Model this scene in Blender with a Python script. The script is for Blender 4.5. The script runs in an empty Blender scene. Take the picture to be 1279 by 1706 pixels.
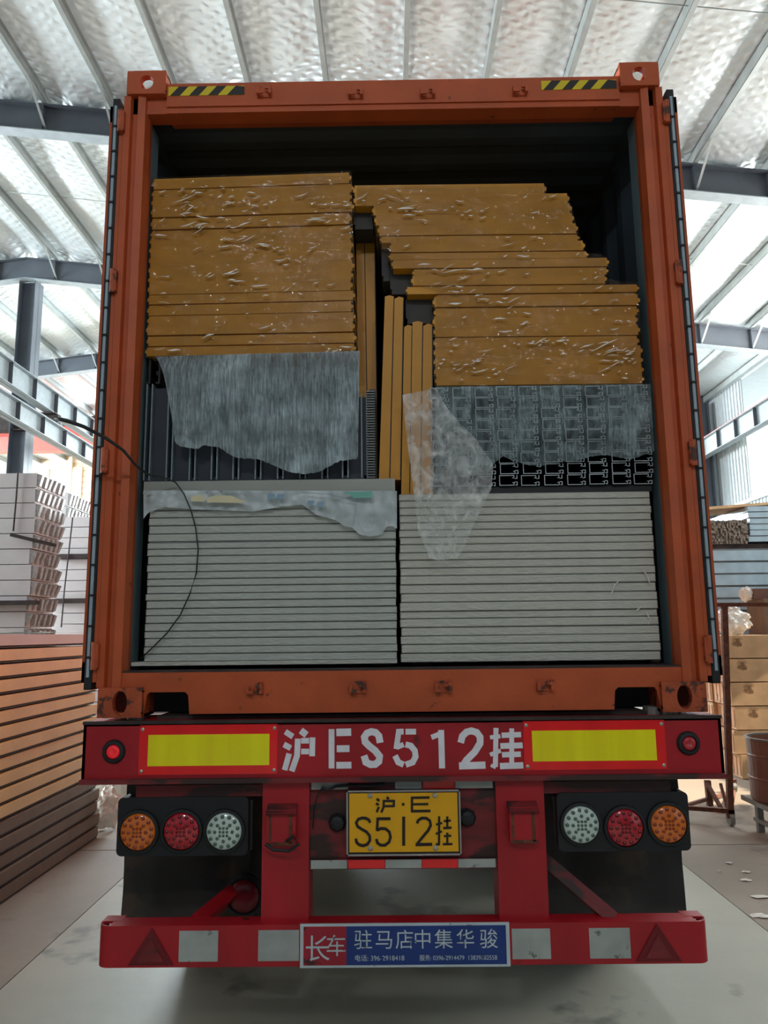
import bpy, math, random
from mathutils import Vector, Matrix, noise
random.seed(7)
S = bpy.context.scene
COL = S.collection
# ------------------------------------------------------------------ camera
PITCH, ROLL, YAW, CX, CD, CZ, F = 0.159683, -0.011346, -0.00818374, -0.0350632, 3.113894, 1.681404, 1257.86
FW = Vector((math.sin(YAW)*math.cos(PITCH), math.cos(YAW)*math.cos(PITCH), math.sin(PITCH)))
R0 = Vector((math.cos(YAW), -math.sin(YAW), 0)); U0 = R0.cross(FW)
RT = R0*math.cos(ROLL)+U0*math.sin(ROLL); UP = U0*math.cos(ROLL)-R0*math.sin(ROLL)
CAM = Vector((CX, -CD, CZ))
cd = bpy.data.cameras.new('camera'); cam = bpy.data.objects.new('camera', cd); COL.objects.link(cam)
cam.matrix_world = Matrix(((RT.x, UP.x, -FW.x, CAM.x), (RT.y, UP.y, -FW.y, CAM.y), (RT.z, UP.z, -FW.z, CAM.z), (0, 0, 0, 1)))
cd.sensor_fit = 'HORIZONTAL'; cd.sensor_width = 36; cd.lens = F/1279*36; cd.clip_start = .05; cd.clip_end = 300
S.camera = cam
# ------------------------------------------------------------------ sky, sun, added lights, exposure
w = bpy.data.worlds.new('sky'); S.world = w; w.use_nodes = True
bg = w.node_tree.nodes['Background']; bg.inputs[0].default_value = (.84, .95, 1.0, 1); bg.inputs[1].default_value = 1.5
sd = bpy.data.lights.new('sun', 'SUN'); sd.energy = 14; sd.angle = .01; sd.color = (1, .86, .66)
so = bpy.data.objects.new('sun', sd); COL.objects.link(so); so.location = (20, 40, 20)
so.rotation_euler = Vector((-1, .05, -.75)).to_track_quat('-Z', 'Y').to_euler()
def lamp(loc, tgt, size, power, colr):  # unseen lights added behind the camera to raise glints on the film
    d = bpy.data.lights.new('high_bay_lamp', 'AREA'); d.shape = 'RECTANGLE'; d.energy = power; d.size = size; d.size_y = .14; d.color = colr
    o = bpy.data.objects.new('high_bay_lamp', d); COL.objects.link(o); o.location = loc
    o.rotation_euler = (Vector(tgt)-Vector(loc)).to_track_quat('-Z', 'Y').to_euler()
def daylight(loc, tgt, sx, sy, rad, colr=(.84, .95, 1)):  # added area light standing in for daylight
    d = bpy.data.lights.new('daylight_opening', 'AREA'); d.shape = 'RECTANGLE'; d.size = sx; d.size_y = sy; d.energy = rad*math.pi*sx*sy; d.color = colr
    o = bpy.data.objects.new('daylight_opening', d); COL.objects.link(o); o.location = loc
    o.rotation_euler = (Vector(tgt)-Vector(loc)).to_track_quat('-Z', 'Y').to_euler()
daylight((-3, 31.4, 6.6), (-3, 0, 9.5), 12, 3.4, 85)          # added light at an invented high opening, far end behind the truck
daylight((-21, 15, 7.0), (0, 17, 9), 28, 3.4, 32)           # added light inside the open left side of the shed
daylight((9.5, 9.5, 6.6), (0, 9, 9.5), 9, 3, 19, (1, .98, .94))   # added light along the right wall, no windows behind it
lamp((-1.5, -6.5, 6.2), (0, 0, 2.5), .6, 42, (.95, 1, 1))
lamp((2.6, -7.5, 5.6), (0, 0, 2.5), .6, 42, (1, .97, .93))
lamp((0.4, -8.5, 7.5), (0, 0, 2.5), .6, 42, (1, 1, 1))
S.view_settings.view_transform = 'Standard'; S.view_settings.look = 'None'
S.view_settings.exposure = 0.08; S.view_settings.gamma = 1; S.view_settings.use_curve_mapping = False
S.cycles.transparent_max_bounces = 24; S.cycles.max_bounces = 8; S.cycles.sample_clamp_indirect = 6

# ------------------------------------------------------------------ helpers
def ray(x, y): return FW*F+RT*(x-639.5)-UP*(y-853)
def P(x, y, Y=None, X=None, Z=None):
    """the point where the sight line of a photo pixel meets a real plane"""
    r = ray(x, y)
    if Y is not None: t = (Y-CAM.y)/r.y
    elif X is not None: t = (X-CAM.x)/r.x
    else: t = (Z-CAM.z)/r.z
    return CAM+r*t
def lin(c): c /= 255; return c/12.92 if c <= .04045 else ((c+.055)/1.055)**2.4
def rgb(r, g, b): return (lin(r), lin(g), lin(b))

def mat(name, col, rough=.5, metal=0., var=.12, vs=6., bump=0., bs=40., stretch=(1, 1, 1), coat=0., spot=None, spot_at=.6, spot_s=5., spec=.5, emit=0):
    m = bpy.data.materials.new(name); m.use_nodes = True; nt = m.node_tree; N = nt.nodes; L = nt.links
    b = N['Principled BSDF']; b.inputs['Roughness'].default_value = rough; b.inputs['Metallic'].default_value = metal
    b.inputs['Coat Weight'].default_value = coat; b.inputs['Specular IOR Level'].default_value = spec
    tc = N.new('ShaderNodeTexCoord'); mp = N.new('ShaderNodeMapping'); mp.inputs['Scale'].default_value = stretch
    L.new(tc.outputs['Object'], mp.inputs['Vector'])
    n = N.new('ShaderNodeTexNoise'); n.inputs['Scale'].default_value = vs; n.inputs['Detail'].default_value = 6
    L.new(mp.outputs[0], n.inputs['Vector'])
    cr = N.new('ShaderNodeValToRGB'); e = cr.color_ramp.elements
    e[0].position = .3; e[1].position = .7
    e[0].color = [*(c*(1-var) for c in col), 1]; e[1].color = [*(min(1, c*(1+var)) for c in col), 1]
    L.new(n.outputs['Fac'], cr.inputs[0]); out = cr.outputs[0]
    if spot:
        n2 = N.new('ShaderNodeTexNoise'); n2.inputs['Scale'].default_value = spot_s; n2.inputs['Detail'].default_value = 8
        L.new(mp.outputs[0], n2.inputs['Vector'])
        r2 = N.new('ShaderNodeValToRGB'); r2.color_ramp.elements[0].position = spot_at; r2.color_ramp.elements[1].position = spot_at+.06
        L.new(n2.outputs['Fac'], r2.inputs[0])
        mx = N.new('ShaderNodeMix'); mx.data_type = 'RGBA'; L.new(r2.outputs[0], mx.inputs[0]); L.new(out, mx.inputs[6]); mx.inputs[7].default_value = [*spot, 1]
        out = mx.outputs[2]
    L.new(out, b.inputs['Base Color'])
    if bump:
        n3 = N.new('ShaderNodeTexNoise'); n3.inputs['Scale'].default_value = bs; n3.inputs['Detail'].default_value = 5
        L.new(mp.outputs[0], n3.inputs['Vector']); bp = N.new('ShaderNodeBump'); bp.inputs['Strength'].default_value = bump; bp.inputs['Distance'].default_value = .01
        L.new(n3.outputs['Fac'], bp.inputs['Height']); L.new(bp.outputs[0], b.inputs['Normal'])
    if emit: b.inputs['Emission Color'].default_value = [*col, 1]; b.inputs['Emission Strength'].default_value = emit
    return m

def film(name, col, lo, hi, rough, vs, stretch, bump, bs, at=(.35, .7), dist=.01, disp=0., streak=0.):
    """clear plastic: a mix of see-through and glossy, milky where creased"""
    m = bpy.data.materials.new(name); m.use_nodes = True; nt = m.node_tree; N = nt.nodes; L = nt.links
    b = N['Principled BSDF']; b.inputs['Base Color'].default_value = [*col, 1]; b.inputs['Roughness'].default_value = rough
    tr = N.new('ShaderNodeBsdfTransparent'); mx = N.new('ShaderNodeMixShader')
    tc = N.new('ShaderNodeTexCoord'); mp = N.new('ShaderNodeMapping'); mp.inputs['Scale'].default_value = stretch
    L.new(tc.outputs['Object'], mp.inputs['Vector'])
    n = N.new('ShaderNodeTexNoise'); n.inputs['Scale'].default_value = vs; n.inputs['Detail'].default_value = 7; n.inputs['Distortion'].default_value = disp
    L.new(mp.outputs[0], n.inputs['Vector'])
    r = N.new('ShaderNodeMapRange'); r.inputs[1].default_value = at[0]; r.inputs[2].default_value = at[1]; r.inputs[3].default_value = lo; r.inputs[4].default_value = hi
    L.new(n.outputs['Fac'], r.inputs[0]); L.new(r.outputs[0], mx.inputs[0])
    L.new(tr.outputs[0], mx.inputs[1]); L.new(b.outputs[0], mx.inputs[2]); L.new(mx.outputs[0], N['Material Output'].inputs['Surface'])
    if streak:
        q = N.new('ShaderNodeMapping'); q.inputs['Scale'].default_value = (1, 1, .05); L.new(tc.outputs['Object'], q.inputs['Vector'])
        s1 = N.new('ShaderNodeTexNoise'); s1.inputs['Scale'].default_value = 150; s1.inputs['Detail'].default_value = 4; L.new(q.outputs[0], s1.inputs['Vector'])
        s2 = N.new('ShaderNodeTexNoise'); s2.inputs['Scale'].default_value = 9; s2.inputs['Detail'].default_value = 6; L.new(tc.outputs['Object'], s2.inputs['Vector'])
        mu = N.new('ShaderNodeMath'); mu.operation = 'MULTIPLY'; L.new(s1.outputs['Fac'], mu.inputs[0]); L.new(s2.outputs['Fac'], mu.inputs[1])
        rr = N.new('ShaderNodeValToRGB'); ee = rr.color_ramp.elements; ee[0].position = .17; ee[1].position = .40
        ee[0].color = [*(c*(1-streak) for c in col), 1]; ee[1].color = [*(min(1, c*(1+2.2*streak)) for c in col), 1]
        L.new(mu.outputs[0], rr.inputs[0]); L.new(rr.outputs[0], b.inputs['Base Color'])
    n3 = N.new('ShaderNodeTexNoise'); n3.inputs['Scale'].default_value = bs; n3.inputs['Detail'].default_value = 3; L.new(mp.outputs[0], n3.inputs['Vector'])
    bp = N.new('ShaderNodeBump'); bp.inputs['Strength'].default_value = bump; bp.inputs['Distance'].default_value = dist
    L.new(n3.outputs['Fac'], bp.inputs['Height']); L.new(bp.outputs[0], b.inputs['Normal'])
    return m

M = {}
M['orange'] = mat('orange_paint', rgb(186, 82, 38), .55, var=.14, vs=5, spot=rgb(96, 50, 34), spot_at=.68, spot_s=14, bump=.12, bs=60)
M['orange_d'] = mat('orange_paint_worn', rgb(176, 78, 40), .6, var=.2, vs=14, spot=rgb(84, 46, 34), spot_at=.54, spot_s=22, bump=.3, bs=60)
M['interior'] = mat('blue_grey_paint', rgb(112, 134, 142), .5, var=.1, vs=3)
M['interior_d'] = mat('shaded_blue_grey_wall', rgb(62, 74, 84), .6, var=.15, vs=3)  # jamb paint darkened, interior shade put into the colour
M['tanp'] = mat('tan_panel_edge', rgb(232, 206, 146), .5, var=.1, vs=3)
M['c_floor'] = mat('container_floor', rgb(92, 74, 58), .8, var=.3, vs=8)
M['black'] = mat('black_rubber', rgb(24, 26, 30), .6, var=.2)
M['strip'] = mat('gasket_strip', rgb(158, 176, 188), .5, var=.1)
M['haz_y'] = mat('hazard_yellow', rgb(222, 196, 20), .5, var=.05)
M['haz_k'] = mat('hazard_black', rgb(30, 28, 26), .5, var=.05)
M['rust'] = mat('rust', rgb(104, 62, 44), .85, var=.4, vs=30, bump=.5, bs=80)
M['red'] = mat('trailer_red', rgb(172, 24, 36), .42, var=.18, vs=5, spot=rgb(92, 28, 30), spot_at=.66, spot_s=9, bump=.08, bs=50, stretch=(1, 1, .4))
M['red_d'] = mat('trailer_red_grimy', rgb(120, 36, 40), .6, var=.35, vs=6, spot=rgb(58, 36, 34), spot_at=.5, spot_s=7, stretch=(.6, 1, 1.5))
M['grime'] = mat('grimy_steel', rgb(58, 46, 44), .75, var=.4, vs=9, bump=.3)
M['dark'] = mat('dark_steel', rgb(34, 34, 36), .6, var=.3)
M['refl_red'] = mat('red_reflective_sheet', rgb(246, 24, 30), .3, var=.12, vs=3, coat=.5, stretch=(3, 1, .3))
M['refl_yel'] = mat('yellow_reflective_sheet', rgb(255, 236, 6), .3, var=.10, vs=3, coat=.5, stretch=(5, 1, .2))
M['refl_wht'] = mat('silver_reflective_tape', rgb(168, 174, 170), .35, var=.14, vs=12, spot=rgb(110, 112, 108), spot_at=.62, spot_s=20)
M['rivet'] = mat('rivet_steel', rgb(190, 186, 176), .35, .7)
M['paint_w'] = mat('white_stencil_paint', rgb(236, 236, 244), .6, var=.06, vs=20, spot=rgb(170, 120, 130), spot_at=.72, spot_s=30)
M['plate_y'] = mat('plate_yellow', rgb(240, 176, 12), .4, var=.06, vs=10)
M['plate_k'] = mat('plate_black', rgb(34, 22, 20), .4, var=.05)
M['plate_f'] = mat('plate_frame', rgb(176, 168, 168), .35, .5)
M['banner_b'] = mat('banner_blue', rgb(28, 58, 128), .5, var=.12, spot=rgb(26, 34, 60), spot_at=.68, spot_s=18)
M['banner_r'] = mat('banner_red', rgb(168, 34, 52), .5, var=.12, spot=rgb(80, 34, 40), spot_at=.6, spot_s=18)
M['banner_w'] = mat('banner_white', rgb(196, 208, 214), .5, var=.08, spot=rgb(60, 60, 60), spot_at=.64, spot_s=25)
M['lens_a'] = mat('amber_lens', rgb(226, 112, 22), .15, var=.08, coat=1)
M['lens_r'] = mat('red_lens', rgb(190, 20, 40), .15, var=.08, coat=1)
M['lens_w'] = mat('clear_lens', rgb(206, 222, 214), .15, var=.08, coat=1)
M['led_a'] = mat('amber_led', rgb(150, 60, 14), .3); M['led_r'] = mat('red_led', rgb(112, 10, 26), .3); M['led_w'] = mat('clear_led', rgb(84, 108, 98), .3)
M['lens_g'] = mat('glowing_marker', rgb(230, 20, 36), .2, coat=1, emit=.25)
M['tyre'] = mat('tyre_rubber', rgb(40, 38, 38), .8, var=.3, vs=20, bump=.4)
M['flap'] = mat('mud_flap_rubber', rgb(52, 50, 50), .75, var=.3, vs=4, spot=rgb(74, 62, 52), spot_at=.56, spot_s=3, bump=.4, bs=10)
M['yel'] = mat('yellow_panel_skin', rgb(206, 140, 12), .5, var=.05, vs=4)
M['yel_b'] = mat('yellow_panel_plain', rgb(196, 134, 26), .5, var=.08, vs=4)
M['foam'] = mat('dark_panel_foam', rgb(62, 62, 60), .7, var=.1)
M['board'] = mat('grey_board_core', rgb(186, 190, 184), .85, var=.07, vs=30, bump=.7, bs=60, stretch=(.5, 1, 2.5))
M['board2'] = mat('pale_board_core', rgb(198, 198, 188), .85, var=.07, vs=30, bump=.7, bs=60, stretch=(.5, 1, 2.5))
M['skin'] = mat('board_face_sheet', rgb(120, 124, 124), .5, .2)
M['alu'] = mat('cut_aluminium', rgb(176, 186, 190), .45, .2, var=.1, vs=30)
M['prof'] = mat('dark_coated_profile', rgb(40, 46, 50), .5, .2)
M['chan'] = mat('dark_channel', rgb(44, 50, 60), .5, .2, var=.15)
M['chan_e'] = mat('cut_channel_edge', rgb(126, 140, 148), .4, .3)
M['capstrip'] = mat('aluminium_cap', rgb(150, 152, 146), .4, .3, var=.06, stretch=(.3, 1, 2))
M['wrap'] = film('bubble_wrap', rgb(152, 168, 174), .5, .86, .32, 9, (1, 1, .35), .9, 90, at=(.38, .72), disp=.6, streak=.36)
M['wrap2'] = film('thin_bubble_wrap', rgb(140, 158, 162), .26, .7, .3, 12, (1, 1, .5), .9, 90, at=(.36, .7), disp=1., streak=.35)
M['clear'] = film('clear_film', rgb(240, 242, 242), .2, .66, .22, 12, (1, 1, .8), .9, 20, at=(.42, .74), disp=1.6)
M['stretch'] = film('stretch_film', rgb(70, 48, 10), .18, .30, .045, 10, (.55, 1, 1.5), 1., 22, dist=.007, disp=.5)
M['stretch'].node_tree.nodes['Principled BSDF'].inputs['IOR'].default_value = 1.7
M['crease'] = film('creased_white_film', rgb(255, 252, 244), .75, 1., .22, 30, (1, 1, 1), .3, 40, at=(.36, .62))  # near-white film that paints in the stretch film highlights
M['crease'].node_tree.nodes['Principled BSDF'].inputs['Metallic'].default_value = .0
M['print'] = film('printed_film', rgb(204, 214, 218), .6, .97, .35, 8, (1, 1, 1), .3, 30)
M['p_teal'] = mat('teal_print', rgb(112, 180, 168), .4); M['p_blue'] = mat('blue_print', rgb(128, 158, 178), .4); M['p_cream'] = mat('cream_print', rgb(222, 212, 176), .4)
M['strap'] = mat('black_strap', rgb(34, 38, 38), .4)
M['carton'] = mat('brown_cover', rgb(112, 78, 66), .7)
M['wood'] = mat('timber', rgb(128, 108, 84), .8, var=.25, vs=8, stretch=(1, 1, 8))
M['steel_g'] = mat('grey_painted_steel', rgb(84, 90, 98), .5, var=.1, vs=2)
M['purlin'] = mat('galvanised_purlin', rgb(164, 170, 168), .45, .3, var=.12, vs=4)
M['flange'] = mat('flange_grey', rgb(146, 156, 160), .5)
M['crane'] = mat('crane_red', rgb(224, 66, 52), .45, var=.08)
M['crane2'] = mat('crane_red_light', rgb(236, 96, 84), .45, var=.05)
M['cream'] = mat('cream_siding', rgb(222, 206, 178), .6, var=.05)
M['siding'] = mat('grey_siding', rgb(196, 204, 206), .45, .1, var=.06)
M['lane'] = mat('lane_concrete', rgb(172, 172, 158), .55, var=.1, vs=1.6, spot=rgb(132, 132, 122), spot_at=.6, spot_s=2.2, bump=.15, bs=12)
M['slab'] = mat('side_concrete', rgb(138, 126, 112), .6, var=.14, vs=1.4, spot=rgb(108, 98, 88), spot_at=.6, spot_s=2, bump=.15, bs=14)
M['joint'] = mat('joint_filler', rgb(74, 68, 62), .8)
M['wpanel'] = mat('white_panel', rgb(206, 202, 202), .5, var=.05, vs=3)
M['wend'] = mat('white_panel_end', rgb(172, 170, 168), .4, .3, var=.25, vs=20)
M['greyp'] = mat('grey_brown_panel', rgb(120, 104, 86), .6, var=.15)
M['silver'] = mat('silver_panel', rgb(182, 200, 210), .35, .4, var=.12, vs=5)
M['sil_e'] = mat('rough_panel_end', rgb(142, 132, 120), .7, var=.4, vs=30, bump=.8, bs=30)
M['tan'] = mat('tan_carton', rgb(228, 188, 142), .75, var=.12, vs=6, spot=rgb(150, 112, 76), spot_at=.62, spot_s=5)
M['white_pl'] = film('crumpled_white_film', rgb(240, 236, 228), .8, 1., .3, 8, (1, 1, 1), .8, 20)
M['paper'] = mat('white_scrap', rgb(226, 222, 212), .6)
M['barrel'] = mat('brown_barrel', rgb(134, 92, 74), .5, var=.15)
M['grey_m'] = mat('grey_metal', rgb(140, 140, 136), .45, .4)
# foil underside of the roof
def foil():
    m = bpy.data.materials.new('roof_foil'); m.use_nodes = True; nt = m.node_tree; N = nt.nodes; L = nt.links
    b = N['Principled BSDF']; b.inputs['Metallic'].default_value = .3; b.inputs['Roughness'].default_value = .36
    b.inputs['Base Color'].default_value = [*rgb(230, 238, 240), 1]
    tc = N.new('ShaderNodeTexCoord'); hs = None
    for ang, sc in ((38, 4.6), (-38, 4.6)):
        mp = N.new('ShaderNodeMapping'); mp.inputs['Rotation'].default_value = (0, 0, math.radians(ang)); L.new(tc.outputs['Object'], mp.inputs['Vector'])
        wv = N.new('ShaderNodeTexWave'); wv.bands_direction = 'Y'; wv.inputs['Scale'].default_value = sc/3.14*1.3; wv.inputs['Distortion'].default_value = 4.5
        wv.inputs['Detail'].default_value = 3; wv.inputs['Detail Scale'].default_value = 1.4; L.new(mp.outputs[0], wv.inputs['Vector'])
        if hs is None: hs = wv.outputs['Fac']
        else:
            a = N.new('ShaderNodeMath'); a.operation = 'MULTIPLY'; L.new(hs, a.inputs[0]); L.new(wv.outputs['Fac'], a.inputs[1]); hs = a.outputs[0]
    n = N.new('ShaderNodeTexNoise'); n.inputs['Scale'].default_value = 5; n.inputs['Detail'].default_value = 6; L.new(tc.outputs['Object'], n.inputs['Vector'])
    a = N.new('ShaderNodeMath'); a.operation = 'ADD'; L.new(hs, a.inputs[0]); L.new(n.outputs['Fac'], a.inputs[1])
    bp = N.new('ShaderNodeBump'); bp.inputs['Strength'].default_value = .3; bp.inputs['Distance'].default_value = .04
    L.new(a.outputs[0], bp.inputs['Height']); L.new(bp.outputs[0], b.inputs['Normal'])
    return m
M['foil'] = foil()

class MB:
    def __init__(s): s.v = []; s.f = []; s.m = []; s.k = 0
    def add(s, vs, fs, k=None):
        o = len(s.v); s.v += [Vector(v) for v in vs]
        for f in fs: s.f.append([i+o for i in f]); s.m.append(s.k if k is None else k)
        return s
    def hexa(s, a, b):  # a: 4 front pts (loop), b: 4 back pts
        return s.add([*a, *b], [(0, 1, 2, 3), (7, 6, 5, 4), (0, 4, 5, 1), (1, 5, 6, 2), (2, 6, 7, 3), (3, 7, 4, 0)])
    def box(s, x0, x1, y0, y1, z0, z1):
        return s.hexa([(x0, y0, z0), (x1, y0, z0), (x1, y0, z1), (x0, y0, z1)], [(x0, y1, z0), (x1, y1, z0), (x1, y1, z1), (x0, y1, z1)])
    def bar(s, a, b, w, h=None, up=(0, 0, 1)):
        a = Vector(a); b = Vector(b); h = h or w; d = (b-a).normalized(); u = Vector(up)
        if abs(d.dot(u)) > .98: u = Vector((0, 1, 0))
        r = d.cross(u).normalized(); u = r.cross(d)
        q = lambda p: [p-r*w/2-u*h/2, p+r*w/2-u*h/2, p+r*w/2+u*h/2, p-r*w/2+u*h/2]
        return s.hexa(q(a), q(b))
    def prism(s, poly, y0, y1, kf=None):  # poly of (x,z)
        n = len(poly); vs = [(x, y0, z) for x, z in poly]+[(x, y1, z) for x, z in poly]
        s.add(vs, [tuple(range(n))], kf); o = len(s.v)-2*n
        s.f.append([o+n+i for i in range(n)][::-1]); s.m.append(s.k)
        for i in range(n):
            j = (i+1) % n; s.f.append([o+i, o+n+i, o+n+j, o+j]); s.m.append(s.k)
        return s
    def prismx(s, poly, x0, x1):  # poly of (y,z)
        n = len(poly); o = len(s.v)
        s.v += [Vector((x0, y, z)) for y, z in poly]+[Vector((x1, y, z)) for y, z in poly]
        s.f.append(list(range(o, o+n))); s.f.append(list(range(o+2*n-1, o+n-1, -1))); s.m += [s.k, s.k]
        for i in range(n):
            j = (i+1) % n; s.f.append([o+i, o+j, o+n+j, o+n+i]); s.m.append(s.k)
        return s
    def tube(s, pts, r, seg=8, cap=True):
        pts = [Vector(p) for p in pts]; o = len(s.v); ref = Vector((0, 0, 1))
        for i, p in enumerate(pts):
            d = (pts[min(i+1, len(pts)-1)]-pts[max(i-1, 0)]).normalized()
            if abs(d.dot(ref)) > .97: u = d.cross(Vector((1, 0, 0))).normalized()
            else: u = d.cross(ref).normalized()
            v = d.cross(u); rr = r[i] if isinstance(r, (list, tuple)) else r
            for k in range(seg):
                a = 2*math.pi*k/seg; s.v.append(p+u*math.cos(a)*rr+v*math.sin(a)*rr)
        for i in range(len(pts)-1):
            for k in range(seg):
                k2 = (k+1) % seg; s.f.append([o+i*seg+k, o+i*seg+k2, o+(i+1)*seg+k2, o+(i+1)*seg+k]); s.m.append(s.k)
        if cap:
            s.f.append([o+k for k in range(seg)][::-1]); s.f.append([o+(len(pts)-1)*seg+k for k in range(seg)]); s.m += [s.k, s.k]
        return s
    def cyl(s, c, axis, r, h, seg=24): c = Vector(c); return s.tube([c, c+Vector(axis)*h], r, seg)
    def lathe(s, c, axis, prof, seg=32):  # prof: (radius, distance along axis)
        c = Vector(c); ax = Vector(axis).normalized(); u = ax.orthogonal().normalized(); v = ax.cross(u); o = len(s.v); n = len(prof)
        for r, h in prof:
            for k in range(seg):
                a = 2*math.pi*k/seg; s.v.append(c+ax*h+(u*math.cos(a)+v*math.sin(a))*r)
        for i in range(n-1):
            for k in range(seg):
                k2 = (k+1) % seg; s.f.append([o+i*seg+k, o+i*seg+k2, o+(i+1)*seg+k2, o+(i+1)*seg+k]); s.m.append(s.k)
        s.f.append([o+k for k in range(seg)][::-1]); s.f.append([o+(n-1)*seg+k for k in range(seg)]); s.m += [s.k, s.k]
        return s
    def stroke(s, pts, wd, y0, y1):  # ribbon letter stroke in XZ, pts of (x,z)
        P2 = [Vector((p[0], p[1])) for p in pts]; L_, R_ = [], []
        for i, p in enumerate(P2):
            d = (P2[min(i+1, len(P2)-1)]-P2[max(i-1, 0)]).normalized(); nn = Vector((-d.y, d.x))*wd/2
            if 0 < i < len(P2)-1:
                d1 = (p-P2[i-1]).normalized(); c = max(.6, d.dot(d1)); nn /= c
            L_.append(p+nn); R_.append(p-nn)
        for i in range(len(P2)-1):
            q = [L_[i], R_[i], R_[i+1], L_[i+1]]
            s.hexa([(a.x, y0, a.y) for a in q], [(a.x, y1, a.y) for a in q])
        return s

import bmesh
def obj(name, mb, mats, parent=None, origin=None, smooth=False, fixn=True):
    if not isinstance(mats, (list, tuple)): mats = [mats]
    if origin is None:
        if parent is not None: origin = wloc(parent)
        else:
            xs = [v.x for v in mb.v]; ys = [v.y for v in mb.v]; zs = [v.z for v in mb.v]
            origin = Vector(((min(xs)+max(xs))/2, (min(ys)+max(ys))/2, min(zs)))
    origin = Vector(origin)
    me = bpy.data.meshes.new(name); me.from_pydata([v-origin for v in mb.v], [], mb.f)
    for mm in mats: me.materials.append(M[mm])
    for p, k in zip(me.polygons, mb.m): p.material_index = k; p.use_smooth = smooth
    if fixn:
        bm = bmesh.new(); bm.from_mesh(me); bmesh.ops.recalc_face_normals(bm, faces=bm.faces); bm.to_mesh(me); bm.free()
    o = bpy.data.objects.new(name, me); COL.objects.link(o)
    if parent is not None: o.parent = parent; o.location = origin-wloc(parent)
    else: o.location = origin
    return o
def wloc(o):
    p = Vector(o.location)
    while o.parent is not None: o = o.parent; p += Vector(o.location)
    return p
def tag(o, label=None, cat=None, group=None, kind=None):
    if label: o['label'] = label
    if cat: o['category'] = cat
    if group: o['group'] = group
    if kind: o['kind'] = kind
    return o
def thing(name, label, cat, loc=(0, 0, 0), group=None, kind=None):
    o = bpy.data.objects.new(name, None); o.empty_display_size = .1; COL.objects.link(o); o.location = loc
    return tag(o, label, cat, group, kind)
def copy_tree(o, parent=None):
    c = o.copy(); COL.objects.link(c)
    if parent is not None: c.parent = parent
    for ch in list(o.children): copy_tree(ch, c)
    return c
def xz(x, y, Y): p = P(x, y, Y=Y); return (p.x, p.z)
def pquad(mb, pts, Y, t, k=None): return mb.prism([xz(x, y, Y) for x, y in pts], Y-t, Y, k)
def rect(x0, y0, x1, y1): return [(x0, y0), (x1, y0), (x1, y1), (x0, y1)]
ORD = ['topmost', 'second', 'third', 'fourth', 'fifth', 'sixth', 'seventh', 'eighth', 'ninth', 'tenth', 'eleventh', 'twelfth', 'thirteenth', 'fourteenth', 'fifteenth', 'sixteenth', 'seventeenth', 'eighteenth', 'nineteenth', 'twentieth', 'twenty-first', 'twenty-second', 'twenty-third', 'twenty-fourth', 'twenty-fifth']
def nth(i, n, what):
    if i == 0: return 'topmost of '+what
    if i == n-1: return 'bottom one of '+what
    return ORD[i]+' from the top of '+what

# ================================================================== SETTING
RX, RS, RZ = -8.8, .12, 10.0
def roof(x): return RZ-RS*x if x > RX else RZ-RS*RX-RS*(RX-x)
Y0R, Y1R = -14., 32.
XR, XL = 9.85, -27.
# floor
mb = MB(); mb.box(XL, XR+.5, Y0R, Y1R, -.3, -.012); fl = tag(obj('floor', mb, 'joint'), kind='structure')
mb = MB(); mb.box(-1.95, 2.06, Y0R, 3.24, -.05, 0); s1 = obj('lane_slab', mb, 'lane', fl)
mb = MB(); mb.box(-1.95, 2.06, 3.255, 16, -.05, 0); obj('lane_slab', mb, 'lane', fl)
for a, b in ((-9, -1.958), (-16, -9.015), (2.068, 6.4), (6.415, XR)):
    for c, d in ((-9, -1.5), (-1.485, 3.24), (3.255, 8.2), (8.215, 13.2), (13.215, 19), (19.015, 31.5)):
        mb = MB(); mb.box(a, b, c, d, -.05, -.002); obj('floor_slab', mb, 'slab', fl)
# roof foil (sagging between purlins)
PX = [-5.72, -4.57, -3.40, -2.17, -.95, .25, 1.42, 2.58, 3.79, 4.97, 6.17, 7.37, 8.57, 9.7]
PX = [-8.1, -6.9]+PX
PXL = [-9.5-1.2*i for i in range(14)]
mb = MB(); xs = sorted(PX+PXL+[RX]); xs = [XL]+[x for x in xs if x > XL]+[XR+.3]
cols = []
for i in range(len(xs)-1):
    n = 5
    for k in range(n): cols.append((xs[i]+(xs[i+1]-xs[i])*k/n, math.sin(math.pi*k/n)))
cols.append((xs[-1], 0)); ny = 150
RAF = [-9.4, -3.4, 2.4, 8.25, 14.05, 20.2, 26.2]
for j in range(ny+1):
    y = Y0R+(Y1R-Y0R)*j/ny
    near = min(abs(y-r-.25) for r in RAF)
    for x, sg in cols:
        z = roof(x)-.07*sg+.05*noise.noise((x*1.3, y*1.1, 0))*(.3+sg)-.16*math.exp(-(near/.35)**2)*(.25+sg)
        mb.v.append(Vector((x, y, z)))
nc = len(cols)
for j in range(ny):
    for i in range(nc-1): mb.f.append([j*nc+i, j*nc+i+1, (j+1)*nc+i+1, (j+1)*nc+i]); mb.m.append(0)
ceil_ = tag(obj('ceiling', mb, 'foil', origin=(0, 0, RZ), smooth=True, fixn=False), kind='structure')
mb = MB(); e = RZ-RS*RX
mb.prism([(XL, roof(XL)+.15), (RX, e+.15), (XR+1.7, roof(XR+1.7)+.15), (XR+1.7, roof(XR+1.7)+.25), (RX, e+.25), (XL, roof(XL)+.25)], Y0R, Y1R); obj('roof_sheet', mb, 'siding', ceil_)  # unseen overhang past the right wall added to block the sun
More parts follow.
